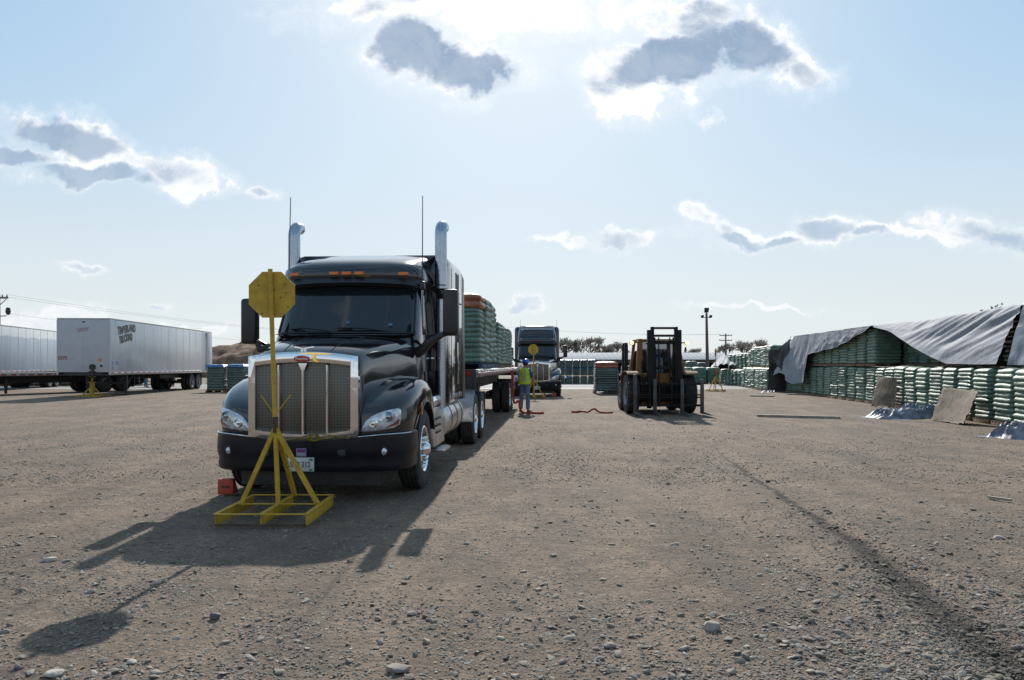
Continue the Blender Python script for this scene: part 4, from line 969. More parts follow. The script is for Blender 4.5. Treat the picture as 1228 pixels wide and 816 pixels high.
# stones strewn over it: countless, one object
def stones(name, n, rows, smin, smax, sub, seed, label, skew=3.0):
    rs = np.random.RandomState(seed); protos = []
    for k in range(7):
        b = bmesh.new(); bmesh.ops.create_icosphere(b, subdivisions=sub, radius=1.0)
        V = np.array([v.co[:] for v in b.verts]); Fc = np.array([[v.index for v in f.verts] for f in b.faces])
        ax = rs.normal(size=(9, 3)); ax /= np.linalg.norm(ax, axis=1)[:, None]
        for a in ax:                                        # cut flat facets: broken stone, not balls
            c = rs.uniform(.38, .85); dd = V @ a; V = V - np.outer(np.maximum(dd - c, 0), a)
        protos.append((V, Fc)); b.free()
    py = rs.uniform(rows[0], rows[1], n*4); Y = CH*F/(py - HY); X = rs.uniform(-.80, .80, n*4)*Y
    keep = []
    for i in range(n*4):
        q = .5 + .5*noise.noise(Vector((X[i]*.55, Y[i]*.55, 3))) + .45*noise.noise(Vector((X[i]*1.7, Y[i]*1.7, 8)))
        rut = math.exp(-((X[i] - rut_x(Y[i]) - .05)/.35)**2)*(1 if Y[i] < 9 else .2); right = 1/(1 + math.exp(-(X[i] - 1.6)*2.5))*max(0, (9 - Y[i])/6)
        if rs.rand() < max(.06, q*q*.95 + .6*rut + .55*right): keep.append(i)
        if len(keep) >= n: break
    X, Y = X[keep], Y[keep]; n = len(keep); size = smin + (smax - smin)*rs.rand(n)**skew
    vs, fs, tone, base = [], [], [], 0
    cols = np.array([(.21, .19, .16), (.27, .235, .185), (.15, .14, .13), (.33, .30, .25), (.19, .15, .115), (.10, .095, .09)])
    for i in range(n):
        V, Fc = protos[rs.randint(7)]; a = rs.uniform(0, 6.28); ca, sa = math.cos(a), math.sin(a)
        s = size[i]*.5; P = V*np.array([s*rs.uniform(.8, 1.5), s*rs.uniform(.7, 1.1), s*rs.uniform(.28, .62)])
        t1, t2 = rs.normal(0, .18, 2); P = P + np.stack([np.zeros(len(P)), np.zeros(len(P)), P[:, 0]*t1 + P[:, 1]*t2], 1)
        P = np.stack([P[:, 0]*ca - P[:, 1]*sa + X[i], P[:, 0]*sa + P[:, 1]*ca + Y[i], P[:, 2] + gh(X[i], Y[i]) + s*.20], 1)
        vs.append(P); fs.append(Fc + base); base += len(P)
        w = math.exp(-((X[i] - rut_x(Y[i]))/.22)**2)*(Y[i] < 8.5)
        c = cols[rs.choice(6, p=(.27, .22, .18, .12, .13, .08))]*rs.uniform(.8, 1.2)*(1 - .78*w)
        tone.append(np.tile(np.append(c, 1.0), (len(P), 1)))
    vs, fs, tone = np.concatenate(vs), np.concatenate(fs), np.concatenate(tone)
    m = bpy.data.meshes.new(name); m.vertices.add(len(vs)); m.vertices.foreach_set('co', vs.ravel())
    m.loops.add(fs.size); m.loops.foreach_set('vertex_index', fs.ravel().astype(np.int32))
    m.polygons.add(len(fs)); m.polygons.foreach_set('loop_start', np.arange(0, fs.size, 3, dtype=np.int32)); m.polygons.foreach_set('loop_total', np.full(len(fs), 3, np.int32))
    at_ = m.color_attributes.new('stone_colour', 'FLOAT_COLOR', 'POINT'); at_.data.foreach_set('color', tone.ravel())
    m.update(calc_edges=True); m.shade_flat()
    m.materials.append(STONE); o = link(name, m); tag(o, label, 'gravel', kind='stuff'); return o
def stone_build(nt, p, vec, col):
    a = nt.node('ShaderNodeAttribute', attribute_name='stone_colour')
    n = nt.noise(vec, 60, 4, .65)
    nt.put(p.inputs['Normal'], nt.bump(n, .4, .006))
    return nt.mix(nt.ramp(n, .3, .75, 0, .5), a.outputs['Color'], (.24, .20, .16))
STONE = mat('broken stone', (.2, .2, .2), .82, build=stone_build, spec=.3)
stones('gravel', 7000, (505, 860), .014, .066, 2, 4, 'grey and brown broken stones strewn over the dirt yard', 3.6)
stones('gravel', 42000, (478, 860), .008, .030, 1, 6, 'fine grey chips scattered between the larger stones', 1.6)
stones('gravel', 24000, (466, 580), .016, .042, 1, 9, 'even layer of small stones across the middle of the yard', 1.8)
def rock(px, py, w, label, seed, flat=.6, tone=ROCKM):
    p = gp(px, py); b = bmesh.new(); bmesh.ops.create_icosphere(b, subdivisions=3, radius=1.0); rnd = random.Random(seed)
    axs = [Vector((rnd.gauss(0, 1), rnd.gauss(0, 1), rnd.gauss(0, 1))).normalized() for _ in range(14)]
    for v in b.verts:
        for a in axs:
            d = v.co.dot(a) - .72
            if d > 0: v.co -= a*d*.9
        v.co *= 1 + .10*noise.noise(v.co*2 + Vector((seed, 0, 0)))
        v.co = Vector((v.co.x*w/2, v.co.y*w*.42, v.co.z*w*.5*flat + w*.5*flat*.55))
    m = MB(); m.bm(b); b.free()
    o = m.build('rock', tone, None, 30, p + Vector((0, 0, gh(p.x, p.y)))); tag(o, label, 'rock', 'larger rocks lying in the yard')
PALEROCK = mat('pale rock', (.34, .31, .27), .85, var=.2, vs=9, bump=.4, bs=30); DARKROCK = mat('dark rock', (.09, .09, .092), .8, var=.25, vs=9, bump=.4, bs=30)
rock(855, 755, .11, 'roundest pale rock, alone on open dirt in the right half', 1, .75, PALEROCK)
rock(59, 671, .13, 'flat pale rock lying left of the truck shadow', 2, .35, PALEROCK)
rock(66, 812, .12, 'flat pale rock below the shadow of the octagon sign', 3, .3, PALEROCK)
rock(478, 805, .14, 'broad flat brown rock low in the middle of the yard', 4, .35, ROCKM)
rock(258, 742, .075, 'dark angular rock right of the thin pole shadow', 5, .8, DARKROCK)
rock(731, 775, .085, 'long low grey rock on the bare middle of the yard', 6, .5, ROCKM)
rock(921, 576, .075, 'small black rock sitting on the tyre track', 7, .6, DARKROCK)
rock(1198, 645, .12, 'wide grey rock right of the tyre track by a stick', 8, .4, ROCKM)

road = MB(); road.v = [(-70, 51.5, .004), (60, 51.5, .004), (60, 66, .004), (-70, 66, .004)]; road.f = [(0, 1, 2, 3)]; road.mi = [0]
tag(road.build('road', PAVE), kind='structure')
ln = MB(); ln.v = [(-70, 52.4, .008), (14, 52.4, .008), (14, 52.75, .008), (-70, 52.75, .008)]; ln.f = [(0, 1, 2, 3)]; ln.mi = [0]
tag(ln.build('road_marking', LINE), kind='structure')

# ------------------------------------------------------------------ the parked rigs
ANG = -math.atan(.063)
def rig(x, y, z=0.0, o=(-2.41, 9.05)):
    c, s = math.cos(ANG), math.sin(ANG); return Vector((o[0] + x*c - y*s, o[1] + x*s + y*c, z))
tractor('black semi tractor with amber roof markers, nearest, behind the tall yellow octagon stand', rig(0, 0), ANG)
flatbed('flatbed trailer with a silver side rail, loaded and coupled to the nearest black tractor', rig(0, 6.9), ANG, group='flatbed trailers')
PB_BLUE = PB.copy(); PB_BLUE.materials.clear(); PB_BLUE.materials.append(mat('blue pallet', (.016, .035, .09), .6, var=.25))
k = 0
for i in range(10):
    for s in (1, -1):
        hi = i < 4; y = 9.72 + i*1.19 + (.25 if not hi else 0)
        lab = ('orange topped stack of green bags at the front of the loaded flatbed' if i == 0 else 'taller stack of green bags in the front block on the loaded flatbed' if hi else 'lower stack of green bags in the rear block on the loaded flatbed')
        o = bags(lab, rig(s*.585, y, 1.513), ANG + random.uniform(-.02, .02), 'bag stacks on the loaded flatbed', k, None, (1.0, .98, 1.18 if hi else .93), top=(i == 0)); k += 1
        if hi:
            for c in o.children:
                if c.name.startswith('pallet'): c.data = PB_BLUE
A2 = -math.atan2(1.30, 60)
tractor('black semi tractor with a chrome trimmed upper roof window, parked farther back', (1.28, 39.3, 0), A2, high=True, paint=NAVY)
sign_stand('tall yellow octagon sign stand in front of the nearest black tractor grille', (-2.485, 8.33, 0), 0, -.085, .02)
sign_stand('yellow octagon sign stand before the farther tractor, behind the lime vested worker', (1.08, 37.9, 0), .1, -.05, .05)
s3 = sign_stand('yellow octagon sign stand turned edge on, beside the long bag wall', (12.4, 47.7, 0), 0, .0, R(62))
tg = MB(); tg.hexa([(-.10, -.07, 1.06), (.06, -.07, 1.02), (.06, -.05, 1.02), (-.10, -.05, 1.06), (-.06, -.07, 1.30), (.05, -.07, 1.32), (.05, -.05, 1.32), (-.06, -.05, 1.30)], .006); tg.build('red_tag', mat('faded red cloth', (.30, .075, .04), .8), s3)
def chock(label, loc, rz=0):
    t = thing('wheel_chock', label, 'wheel chock', loc, rz, 'red wheel chocks')
    b = MB(); b.hexa([(-.095, -.10, .008), (.095, -.10, .008), (.095, .12, .008), (-.095, .12, .008), (-.093, -.10, .195), (.093, -.10, .195), (.093, -.03, .2), (-.093, -.03, .2)], .006); b.build('block', CHOCK, t)
    h = MB(); h.box(-.05, .045, -.108, -.099, .09, .118, .006); h.build('hand_slot', RUSTY, t)
chock('red wheel chock with a dark hand slot at the nearest tractor wheel', (-3.53, 9.74, 0), .05)
chock('small red wheel chock at the front wheel of the farther tractor', (2.13, 39.55, 0), 0)

# ------------------------------------------------------------------ white trailers
va = van('white box trailer with dark wavy lettering on its side', (-21.27, 38.92, 0), math.atan(.069), VANWHITE)
vb = van('grey blue weathered white box trailer beyond the empty flatbed', (-31.7, 43.6, 0), math.atan(.2), VANBLUE, letters=False, zt=4.08)
flatbed('empty flatbed trailer with landing legs, before the weathered box trailer', (-28.95, 38.4, 0), -math.atan(.40), 12.4, (9.6, 10.9), 1.16, 3.6, group='flatbed trailers')
js = thing('jack_stand', 'yellow jack stand under the nose of the lettered trailer', 'jack stand', (-21.45, 40.05, 0))
q = MB()
for y in (-.5, .5): q.box(-.65, .65, y - .05, y + .05, .0, .06, .008)
q.box(-.06, .06, -.5, .5, .0, .055, .008); q.build('foot', YELLOW, js)
q = MB(); q.box(-.09, .09, -.09, .09, .05, .72, .012); q.box(-.14, .14, -.14, .14, .68, .74, .01); q.tube([(0, 0, .7), (0, 0, .99)], .055, 12); q.box(-.13, .13, -.13, .13, .985, 1.03, .01); q.build('column', YELLOW, js)
for s in (1, -1):
    q = MB(); q.bar((s*.5, 0, .03), (s*.07, 0, .5), .05, .05); q.build('brace', YELLOW, js)
bags('blue capped dark green bag pallet beside the rear end of the lettered trailer', (-17.45, 46.5, 0), .03, 'dark bag pallets by the white trailers', 0, CAPS[0], (.95, 1, 1.04), variants=BAGSD)
bags('blue capped dark green bag pallet beside the nearest tractor fender', (-16.3, 46.7, 0), -.03, 'dark bag pallets by the white trailers', 1, CAPS[1], (.95, 1, 1.05), variants=BAGSD)
bags('pale topped green bag pallet half hidden by the nearest tractor', (-15.15, 48.2, 0), .2, 'dark bag pallets by the white trailers', 2, None, (1, 1, 1.1))
for i in range(7):
    bags('pale green bag pallet standing under the weathered trailer' if i == 4 else 'dark green bag pallet seen beneath the weathered trailer', (-40.5 + i*1.25, 60.5 + .1*i, 0), 0, 'bag pallets seen under the trailers', i, None, (1.05, 1, 1), variants=BAGS if i == 4 else BAGSD)
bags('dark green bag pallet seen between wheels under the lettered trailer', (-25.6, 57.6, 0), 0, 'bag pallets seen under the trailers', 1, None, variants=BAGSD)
W2 = dict(STAND)
person('person in blue clothes standing beyond the lettered trailer, legs visible', (-26.3, 56.3, 0), 2.4, W2, vest=False, hat=False)

# ------------------------------------------------------------------ worker, straps
W1 = dict(STAND); W1.update(wrr=(-.10, -.33, 1.02), elr=(-.29, -.08, 1.13), wrl=(.16, -.34, 1.03), ell=(.27, -.09, 1.14), head=(-.01, -.06, 1.63), tor=(-.20, -.14, .035))
person('person in lime vest, blue hard hat and jeans beside the loaded flatbed', (.42, 26.2, 0), math.pi - .55, W1)
def strap(name, label, pts, w=.055, group='orange red cargo straps'):
    b = MB(); rows = []
    P = [Vector(p) for p in pts]; Q = []
    for i in range(len(P) - 1):
        p0, p1, p2, p3 = P[max(i-1, 0)], P[i], P[i+1], P[min(i+2, len(P)-1)]
        for t in np.linspace(0, 1, 6)[:-1]: Q.append(.5*((2*p1) + (p2-p0)*t + (2*p0-5*p1+4*p2-p3)*t*t + (3*p1-p0-3*p2+p3)*t**3))
    Q.append(P[-1]); rings = []
    for i, p in enumerate(Q):
        t = (Q[min(i+1, len(Q)-1)] - Q[max(i-1, 0)]).normalized(); u = t.cross(Vector((.15, 1, .25))).normalized(); n = t.cross(u)
        rings.append([p + u*w + n*.003, p - u*w + n*.003, p - u*w - n*.003, p + u*w - n*.003])
    b.loft(rings); o = b.build(name, STRAPM); tag(o, label, 'strap', group)
strap('cargo_strap', 'orange red strap hanging from the loaded flatbed to the worker feet', [(.0, 25.7, 1.42), (.02, 25.6, 1.0), (.05, 25.6, .45), (.12, 25.7, .36), (.22, 25.7, .42), (.28, 25.7, .12), (.40, 25.75, .03), (.6, 25.7, .03), (.9, 25.6, .03), (1.05, 25.7, .03)], .038)
strap('cargo_strap', 'loose orange red strap lying on open dirt before the nearer forklift', [(2.0, 26.2, .02), (2.25, 26.25, .03), (2.2, 26.45, .03), (2.0, 26.4, .04), (2.3, 26.2, .05), (2.52, 26.05, .04), (2.66, 26.15, .11), (2.78, 26.25, .13), (2.86, 26.2, .06), (2.98, 26.05, .02), (3.2, 25.95, .02), (3.35, 26.0, .03)], .032)

# ------------------------------------------------------------------ forklifts
f1 = forklift('dark yellow forklift facing the camera with lit lamps and four forks', (4.92, 26.2, 0), R(1.0))
dup(f1, 'yellow forklift behind the nearer one, forks at the orange topped bag pallet', None, (7.1, 43.9, 0), R(-90))
dup(f1, 'yellow forklift glimpsed far off beneath the lettered trailer', None, (-30.0, 61.5, 0), R(80))
OPS = dict(STAND); OPS.update(pelvis=(0,1.0,1.50), chest=(0,.98,1.90), neck=(0,.96,2.03), head=(0,.92,2.16), shl=(.19,.97,1.95), shr=(-.19,.97,1.95), ell=(.25,.78,1.72), elr=(-.25,.78,1.72), wrl=(.14,.50,1.68), wrr=(-.14,.50,1.68),
    hpl=(.1,.92,1.49), hpr=(-.1,.92,1.49), knl=(.14,.50,1.50), knr=(-.14,.50,1.50), anl=(.14,.42,1.10), anr=(-.14,.42,1.10), tol=(.15,.26,1.03), tor=(-.15,.26,1.03))
person('person in dark blue driving the nearer forklift', (4.92, 26.2, -.02), R(1.0), OPS, vest=False, hat=False)
bags('orange topped olive bag pallet on the forks of the second forklift', (5.25, 43.9, .03), 0, None, 3, None, (1.2, 1.1, 1.17), variants=BAGSD, top=True)

# ------------------------------------------------------------------ the long wall of bag pallets
PL = [(12.0, 15.8), (12.55, 19.0), (14.83, 32.2), (15.8, 41.5), (16.3, 47.0)]
def wx(y): return float(np.interp(y, [p[1] for p in PL], [p[0] for p in PL]))
def wall(y, n=0.0, z=0.0):
    m = wx(y + .5) - wx(y - .5); L = math.hypot(1, m); return Vector((wx(y) - n/L, y + n*m/L, z)), -math.atan(m)
g_lo, g_up, g_bk = 'bag pallets in the lower row of the near wall', 'bag pallets in the upper row of the near wall', 'bag pallets set back behind the near wall'
y, k = 16.4, 0
while y < 46.4:
    p, r = wall(y + .6, -.57); covered = y > 40.6
    bags('green bag pallet in the lower row, dark under the hanging grey tarp' if covered else 'pale green bag pallet in the lower row of the tarp covered wall', p, r + random.uniform(-.025, .025), g_lo, k, None, (1.0 + random.uniform(-.02, .03), 1, 1.0 + random.uniform(-.02, .02))); y += 1.21; k += 1
y = 32.25
while y < 45.6:
    p, r = wall(y + .6, -.66, 1.545)
    bags('pale green bag pallet in the upper row, its top under the grey tarp', p, r + random.uniform(-.02, .02), g_up, k + 2, None, (1.0, 1, 1.08)); y += 1.21; k += 1
y = 17.6
while y < 36.5:
    p, r = wall(y + .6, -1.85, 1.545)
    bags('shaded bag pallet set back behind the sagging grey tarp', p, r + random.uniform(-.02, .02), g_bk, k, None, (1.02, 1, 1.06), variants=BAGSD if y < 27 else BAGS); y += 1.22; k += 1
FP = [(15.45, 47.4), (16.6, 57.0), (17.05, 65.5)]
def fx(y): return float(np.interp(y, [p[1] for p in FP], [p[0] for p in FP]))
y, k = 47.5, 0
while y < 65.4:
    n = .0 if y < 50 else (.12 if y < 57 else .3); x = fx(y + .6) + .57 + n
    bags('far green bag pallet in the lower row beyond the hanging tarp', (x, y + .6, 0), -.12 + random.uniform(-.03, .03), 'bag pallets in the lower row of the far wall', k, None, (1.05, 1.02, .93 if y < 57 else .83)); k += 1
    if 47.5 < y < 64: bags('far green bag pallet in the upper row beyond the hanging tarp', (x + .40, y + .6, 1.45 if y < 57 else 1.30), -.12 + random.uniform(-.04, .04), 'bag pallets in the upper row of the far wall', k + 3, None, (1.0, 1, .92 if y < 55 else .78))
    y += 1.21

# ------------------------------------------------------------------ tarpaulins
def sheet(name, label, P, out, group=None, m=TARP, back=TARPDARK):
    ni, nj = len(P), len(P[0]); A = [[Vector(q) for q in r] for r in P]; Bk = []
    for i in range(ni):
        row = []
        for j in range(nj):
            u = A[min(i+1, ni-1)][j] - A[max(i-1, 0)][j]; v = A[i][min(j+1, nj-1)] - A[i][max(j-1, 0)][j] if False else A[i][min(j+1, nj-1)] - A[i][max(j-1, 0)]
            n = u.cross(v); n = n.normalized() if n.length > 1e-9 else Vector(out)
            if n.dot(Vector(out)) < 0: n = -n
            row.append(A[i][j] - n*.012)
        Bk.append(row)
    b = MB(); b.grid(A, 0); b.grid(Bk, 1)
    return tag(b.build(name, [m, back], None, 75), label, 'tarpaulin', group)
H = 3.20
gt = 'tarpaulins on and around the bag walls'
P = []
for i in range(131):
    y = 32.35 - i*(32.35 - 21.1)/130; row = []
    zb = float(np.interp(y, [21.1, 22.4, 24.6, 26.1, 27.8, 29.4, 30.9, 32.35], [1.60, 1.60, 1.62, 1.86, 2.20, 2.58, 2.95, 3.17])); 
    nf = float(np.interp(y, [21, 29.5, 31.2, 32.35], [-.75, -.75, -.35, .03])); nb = float(np.interp(y, [21, 24.5, 30.5, 32.35], [-.12, -.10, -.20, .05]))
    for j in range(61):
        t = j/60
        if t < .22: f = 0; n = nf - 2.2*(1 - t/.22); z = H + .02 + .06*noise.noise(Vector((y*.8, n*1.5, 2)))
        else:
            f = (t - .22)/.78; n = nf + (nb - nf)*(f**.9); z = H - (H - zb)*(f**1.12) + .02
        drop = max(.05, (H - zb)/1.6)
        ph = (y - 5.5*f*drop)*1.0
        w = 1.2*noise.noise(Vector((ph*.8, f*1.1, 5))) + .9*(.5 - abs(noise.noise(Vector((ph*1.25 + 3, f*1.3, 1))))*1.8) + .22*(.5 - abs(noise.noise(Vector((ph*3.0, f*2.0, 8))))*1.8)
        amp = (.02 + .072*math.sin(math.pi*min(1, f*1.02 + .04))**.8)*min(1, drop + .1) if f > 0 else .025
        a = amp*w; q, r = wall(y, n + a*.85, z + a*.40)
        row.append((q.x, q.y, max(q.z, 1.575 if f > .9 else 0)))
    P.append(row)
sheet('tarpaulin', 'big sagging grey tarp with diagonal folds over the set back pallets', P, (-1, -.1, .6), gt)
P = []
for i in range(141):
    y = 32.2 + i*(46.6 - 32.2)/140; row = []
    zb = float(np.interp(y, [32.2, 34, 36.5, 40.0, 41.2, 41.7, 43.2, 44.1, 44.6, 45.4, 46.6], [3.16, 2.80, 2.42, 2.20, 2.12, .62, .55, .72, 1.02, 1.16, .95]))
    zt = float(np.interp(y, [32, 44.3, 45.0, 46.6], [H, H + .02, 3.05, 2.2])); fl = float(np.interp(y, [32.2, 34, 41.3, 42, 44, 46.6], [.0, .10, .16, .40, .60, .9]))
    for j in range(61):
        t = j/60
        if t < .2: f = 0; n = .06 - 2.2*(1 - t/.2); z = zt + .03 + .05*noise.noise(Vector((y*.9, n*1.5, 4)))
        else: f = (t - .2)/.8; n = .07 + fl*f*.8; z = zt + .02 - (zt - zb)*f
        drop = (zt - zb)/2.6
        ph = y + .9*f*drop*(1 if y < 39 else -.6)
        w = 1.1*noise.noise(Vector((ph*.7, f*1.2, 3))) + .9*(.5 - abs(noise.noise(Vector((ph*1.15, f*1.6, 6))))*1.8) + .25*(.5 - abs(noise.noise(Vector((ph*2.8, f*2.6, 9))))*1.8)
        a = (.015 + .085*min(1, f*1.6)*min(1, drop + .25)) * w if f > 0 else .03*w
        q, r = wall(y, n + a, z + .06*a + (.02*math.sin(y*3)*f**6)); row.append(tuple(q))
    P.append(row)
sheet('tarpaulin', 'grey tarp draped over the upper pallets with its ragged end hanging to the ground', P, (-1, -.1, .3), gt)
def patch(corners, ni, nj, dent, seed):
    a, b, c, d = [Vector(q) for q in corners]; G = []
    for i in range(ni):
        r = []
        for j in range(nj):
            u, v = i/(ni-1), j/(nj-1); q = a*(1-u)*(1-v) + b*u*(1-v) + c*u*v + d*(1-u)*v
            r.append(tuple(q + Vector((noise.noise(Vector((u*3, v*3, seed))), noise.noise(Vector((u*3.5, v*2, seed + 3))), .4*noise.noise(Vector((u*4, v*4, seed + 5)))))*dent))
        G.append(r)
    return G
sheet('tarpaulin', 'dark sheet added as painted shade over the end of the far bag wall', patch([(15.42, 47.15, .03), (15.50, 47.2, 2.45), (17.6, 47.0, 2.85), (17.6, 46.9, .03)], 25, 25, .14, 2), (0, -1, 0), gt, mat('painted shade sheet', (.035, .028, .027), .45, var=.4, vs=1.5), TARPDARK)  # dark sheet standing in for the shade on the far row's end face
sheet('tarpaulin', 'turned back dark corner of the hanging grey tarp', patch([at(949.5, 402.5, 44.6), at(927, 429, 45.6), at(933, 440, 45.4), at(944, 455, 44.9)], 25, 25, .10, 6), (-.5, -1, 0), gt, mat('dark tarp underside', (.045, .05, .06), .45, var=.3, vs=1.5), TARP)
P = []
for i in range(41):
    y = 20.75 - i*(20.75 - 15.9)/40; row = []
    for j in range(41):
        t = j/40
        if t < .25: f = 0; n = -.62 - 2.2*(1 - t/.25); z = H + .04
        else: f = (t - .25)/.75; n = -.62 + .35*f; z = H + .04 - (H - 1.56)*f
        w = math.sin(y*6 + f*2 + noise.noise(Vector((y, f*2, 2)))*3) + .6*noise.noise(Vector((y*3, f*5, 4)))
        q, r = wall(y, n + .035*w, z); row.append(tuple(q))
    P.append(row)
sheet('tarpaulin', 'dark blue grey tarp covering the nearest upper pallets', P, (-1, -.1, .4), gt, TARPBLUE)
P = []
for i in range(31):
    t = i/30; row = []; px = 853 + 33*t; top = float(np.interp(px, [853, 862, 869, 876, 886], [439, 429, 425.5, 428.5, 425])); bot = float(np.interp(px, [853, 858, 867, 878, 886], [441, 439.5, 436.5, 438, 436]))
    for j in range(15):
        s = j/14; d = 63.5 + 3*(1 - s) - 4*t*.6; q = at(px, top + (bot - top)*s, d); row.append((q.x, q.y, q.z + .07*math.sin(px*.9 + s*3)*s))
    P.append(row)
sheet('tarpaulin', 'small grey tarp flap at the far end of the bag walls', P, (-.2, -1, .6), gt)
CRUMPLE = mat('crumpled tarp', (.17, .18, .215), .5, var=.55, vs=3.5, spec=.35, build=tarpn)
def heap(label, loc, sx, sy, h, seed, rz=0, m=CRUMPLE):
    b = MB(); rows = []
    for i in range(49):
        r = []
        for j in range(49):
            u, v = -1 + i/24, -1 + j/24; e = max(0, 1 - (abs(u)**2.4 + abs(v)**2.4)); 
            rd = 1 - abs(noise.noise(Vector((u*2.9 + seed, v*2.6, 1)))*2.2); r2 = 1 - abs(noise.noise(Vector((u*8, v*8 + seed, 2)))*2)
            z = h*min(1, e*1.6)*(.22 + .55*rd*abs(rd) + .20*r2*(.4 + .6*noise.noise(Vector((u*2, v*2, seed + 7))))) ; x = u*sx*(1 + .18*noise.noise(Vector((u*1.6, v*1.6, seed)))); y = v*sy*(1 + .18*noise.noise(Vector((u*1.6, v*1.6, seed + 4))))
            r.append((x, y, max(.004, z)))
        rows.append(r)
    b.grid(rows); o = b.build('tarp_heap', m, None, 50, loc, rz); tag(o, label, 'tarpaulin', 'crumpled tarps on the ground')
heap('crumpled silver grey tarp lying between the two plywood sheets', (11.9, 24.0, 0), 1.2, .75, .36, 1, .6)
heap('crumpled dark tarp slumped against the lower pallets beside the silver one', (12.7, 24.5, 0), .55, .7, .50, 5, .2, TARPBLUE)
heap('crumpled pale tarp in front of the nearest lower pallet', (11.3, 17.3, 0), .75, .6, .42, 3, .4)
heap('thin strip of pale plastic at the foot of the far bag wall', (15.2, 46.2, 0), .9, .35, .16, 7, .9)

# ------------------------------------------------------------------ plywood sheets and timber
def ply(label, c4_, bend, ragged, seed):
    A = []; bl, br, tr, tl = [Vector(p) for p in c4_]; nrm = (br - bl).cross(tl - bl).normalized()
    for i in range(25):
        r = []
        for j in range(25):
            u, v = i/24, j/24; p = bl*(1-u)*(1-v) + br*u*(1-v) + tr*u*v + tl*(1-u)*v
            p = p + nrm*(bend*math.sin(math.pi*u)*(.4 + .6*v) + .012*noise.noise(Vector((u*4, v*4, seed))))
            e = max(0, .5 - min(u, 1-u, v, 1-v)*9); p = p + (Vector(((.5-u), 0, (.5-v)))*ragged*e*(.5 + noise.noise(Vector((u*7 + seed, v*7, 2)))))
            p.z = max(p.z, .012); r.append(p)
        A.append(r)
    Bk = [[p - nrm*.022 for p in r] for r in A]; b = MB(); b.grid(A); b.grid(Bk)
    for a, c in ((A[0], Bk[0]), (A[-1], Bk[-1]), ([r[0] for r in A], [r[0] for r in Bk]), ([r[-1] for r in A], [r[-1] for r in Bk])): b.grid([a, c])
    tag(b.build('plywood_sheet', WOOD, None, 40), label, 'plywood', 'weathered plywood sheets leaning on the bag wall')
ply('smaller weathered plywood sheet leaning on the lower pallets behind the silver tarp', [(13.65, 29.9, .01), (13.95, 28.5, .01), (14.22, 28.9, 1.15), (14.08, 30.2, 1.17)], .05, .3, 1)
ply('wider curved plywood sheet leaning nearest on the lower pallets', [(12.05, 22.6, .01), (11.98, 20.75, .01), (12.66, 21.2, .98), (12.62, 23.0, 1.0)], -.10, .25, 2)
def timber(label, a, b_, w=.10, h=.07):
    m = MB(); a, b_ = Vector(a), Vector(b_); m.bar(a + Vector((0, 0, h/2 + .003)), b_ + Vector((0, 0, h/2 + .003)), w, h); tag(m.build('timber', LUMBER), label, 'timber', 'timbers lying on the dirt')
timber('long grey timber lying on open dirt before the bag wall', gp(908, 500), gp(1008, 502.5), .16, .07)
timber('short far timber lying before the hanging tarp end', gp(900, 475.5), gp(928, 476), .3, .06)
timber('farthest short timber at the foot of the covered pallets', gp(944, 473.5), gp(972, 473.8), .3, .06)
timber('thin stick lying right of the tyre track', gp(1185, 598), gp(1213, 602), .04, .03)

# ------------------------------------------------------------------ stock and shed across the road
gb = 'small blue capped bales across the road'
for i in range(6):
    x = 3.55 + i*.655
    for z in range(3): bags('small dark green bale in the blue capped block across the road', (x, 67.5, z*.70), random.uniform(-.03, .03), gb, i + z, CAPS[(i + z) % 3] if z > 0 else None, (.55, .9, .465), False, BAGSD, 'bale')
for i in range(2): bags('small blue capped bale in front of the block across the road', (4.1 + i*.68, 66.2, 0), 0, gb, i, CAPS[i], (.56, .8, .42), False, BAGSD, 'bale')
gs = 'rounded bag pallets across the road behind the forklift'
for i, (px, d, s) in enumerate(((752, 72, 1.0), (764, 73, 1.0), (806, 67.5, .92), (822, 67.5, .92), (838, 67.5, .92), (854, 67.5, .92), (815, 80, 1.28), (829, 80, 1.3), (842, 81, 1.22))):
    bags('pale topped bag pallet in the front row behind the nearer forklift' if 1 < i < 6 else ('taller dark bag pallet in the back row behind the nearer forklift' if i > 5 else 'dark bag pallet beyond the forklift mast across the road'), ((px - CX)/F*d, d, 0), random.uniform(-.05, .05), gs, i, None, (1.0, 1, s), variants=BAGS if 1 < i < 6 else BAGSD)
sh = thing('open_shed', 'long low shed with pale metal roof and dark open front', 'shed', (36, 150, 0))
b = MB(); L2 = 27
b.hexa([(-L2, -4.5, 2.55), (L2, -4.5, 2.55), (L2, 5, 3.95), (-L2, 5, 3.95), (-L2, -4.5, 2.65), (L2, -4.5, 2.65), (L2, 5, 4.05), (-L2, 5, 4.05)], .02)
for k in range(54): x = -L2 + .5 + k; b.hexa([(x, -4.52, 2.655), (x + .06, -4.52, 2.655), (x + .06, 5, 4.055), (x, 5, 4.055), (x, -4.52, 2.70), (x + .06, -4.52, 2.70), (x + .06, 5, 4.1), (x, 5, 4.1)], 0)
b.build('roof', ROOF, sh)
b = MB(); b.box(-L2 + .2, L2 - .2, 4.6, 4.8, 0, 3.8, .02); b.build('back_wall', SHEDWALL, sh)
for s in (1, -1):
    b = MB(); b.prism([(s*(L2 - .3), -4.3, 0), (s*(L2 - .3), 4.6, 0), (s*(L2 - .3), 4.6, 3.85), (s*(L2 - .3), -4.3, 2.55)], (.12, 0, 0)); b.build('end_wall', SHEDWALL, sh)
b = MB(); b.box(-L2 + .3, L2 - .3, -4.3, -4.15, 1.95, 2.55, .02); b.build('fascia', SHEDWALL, sh)
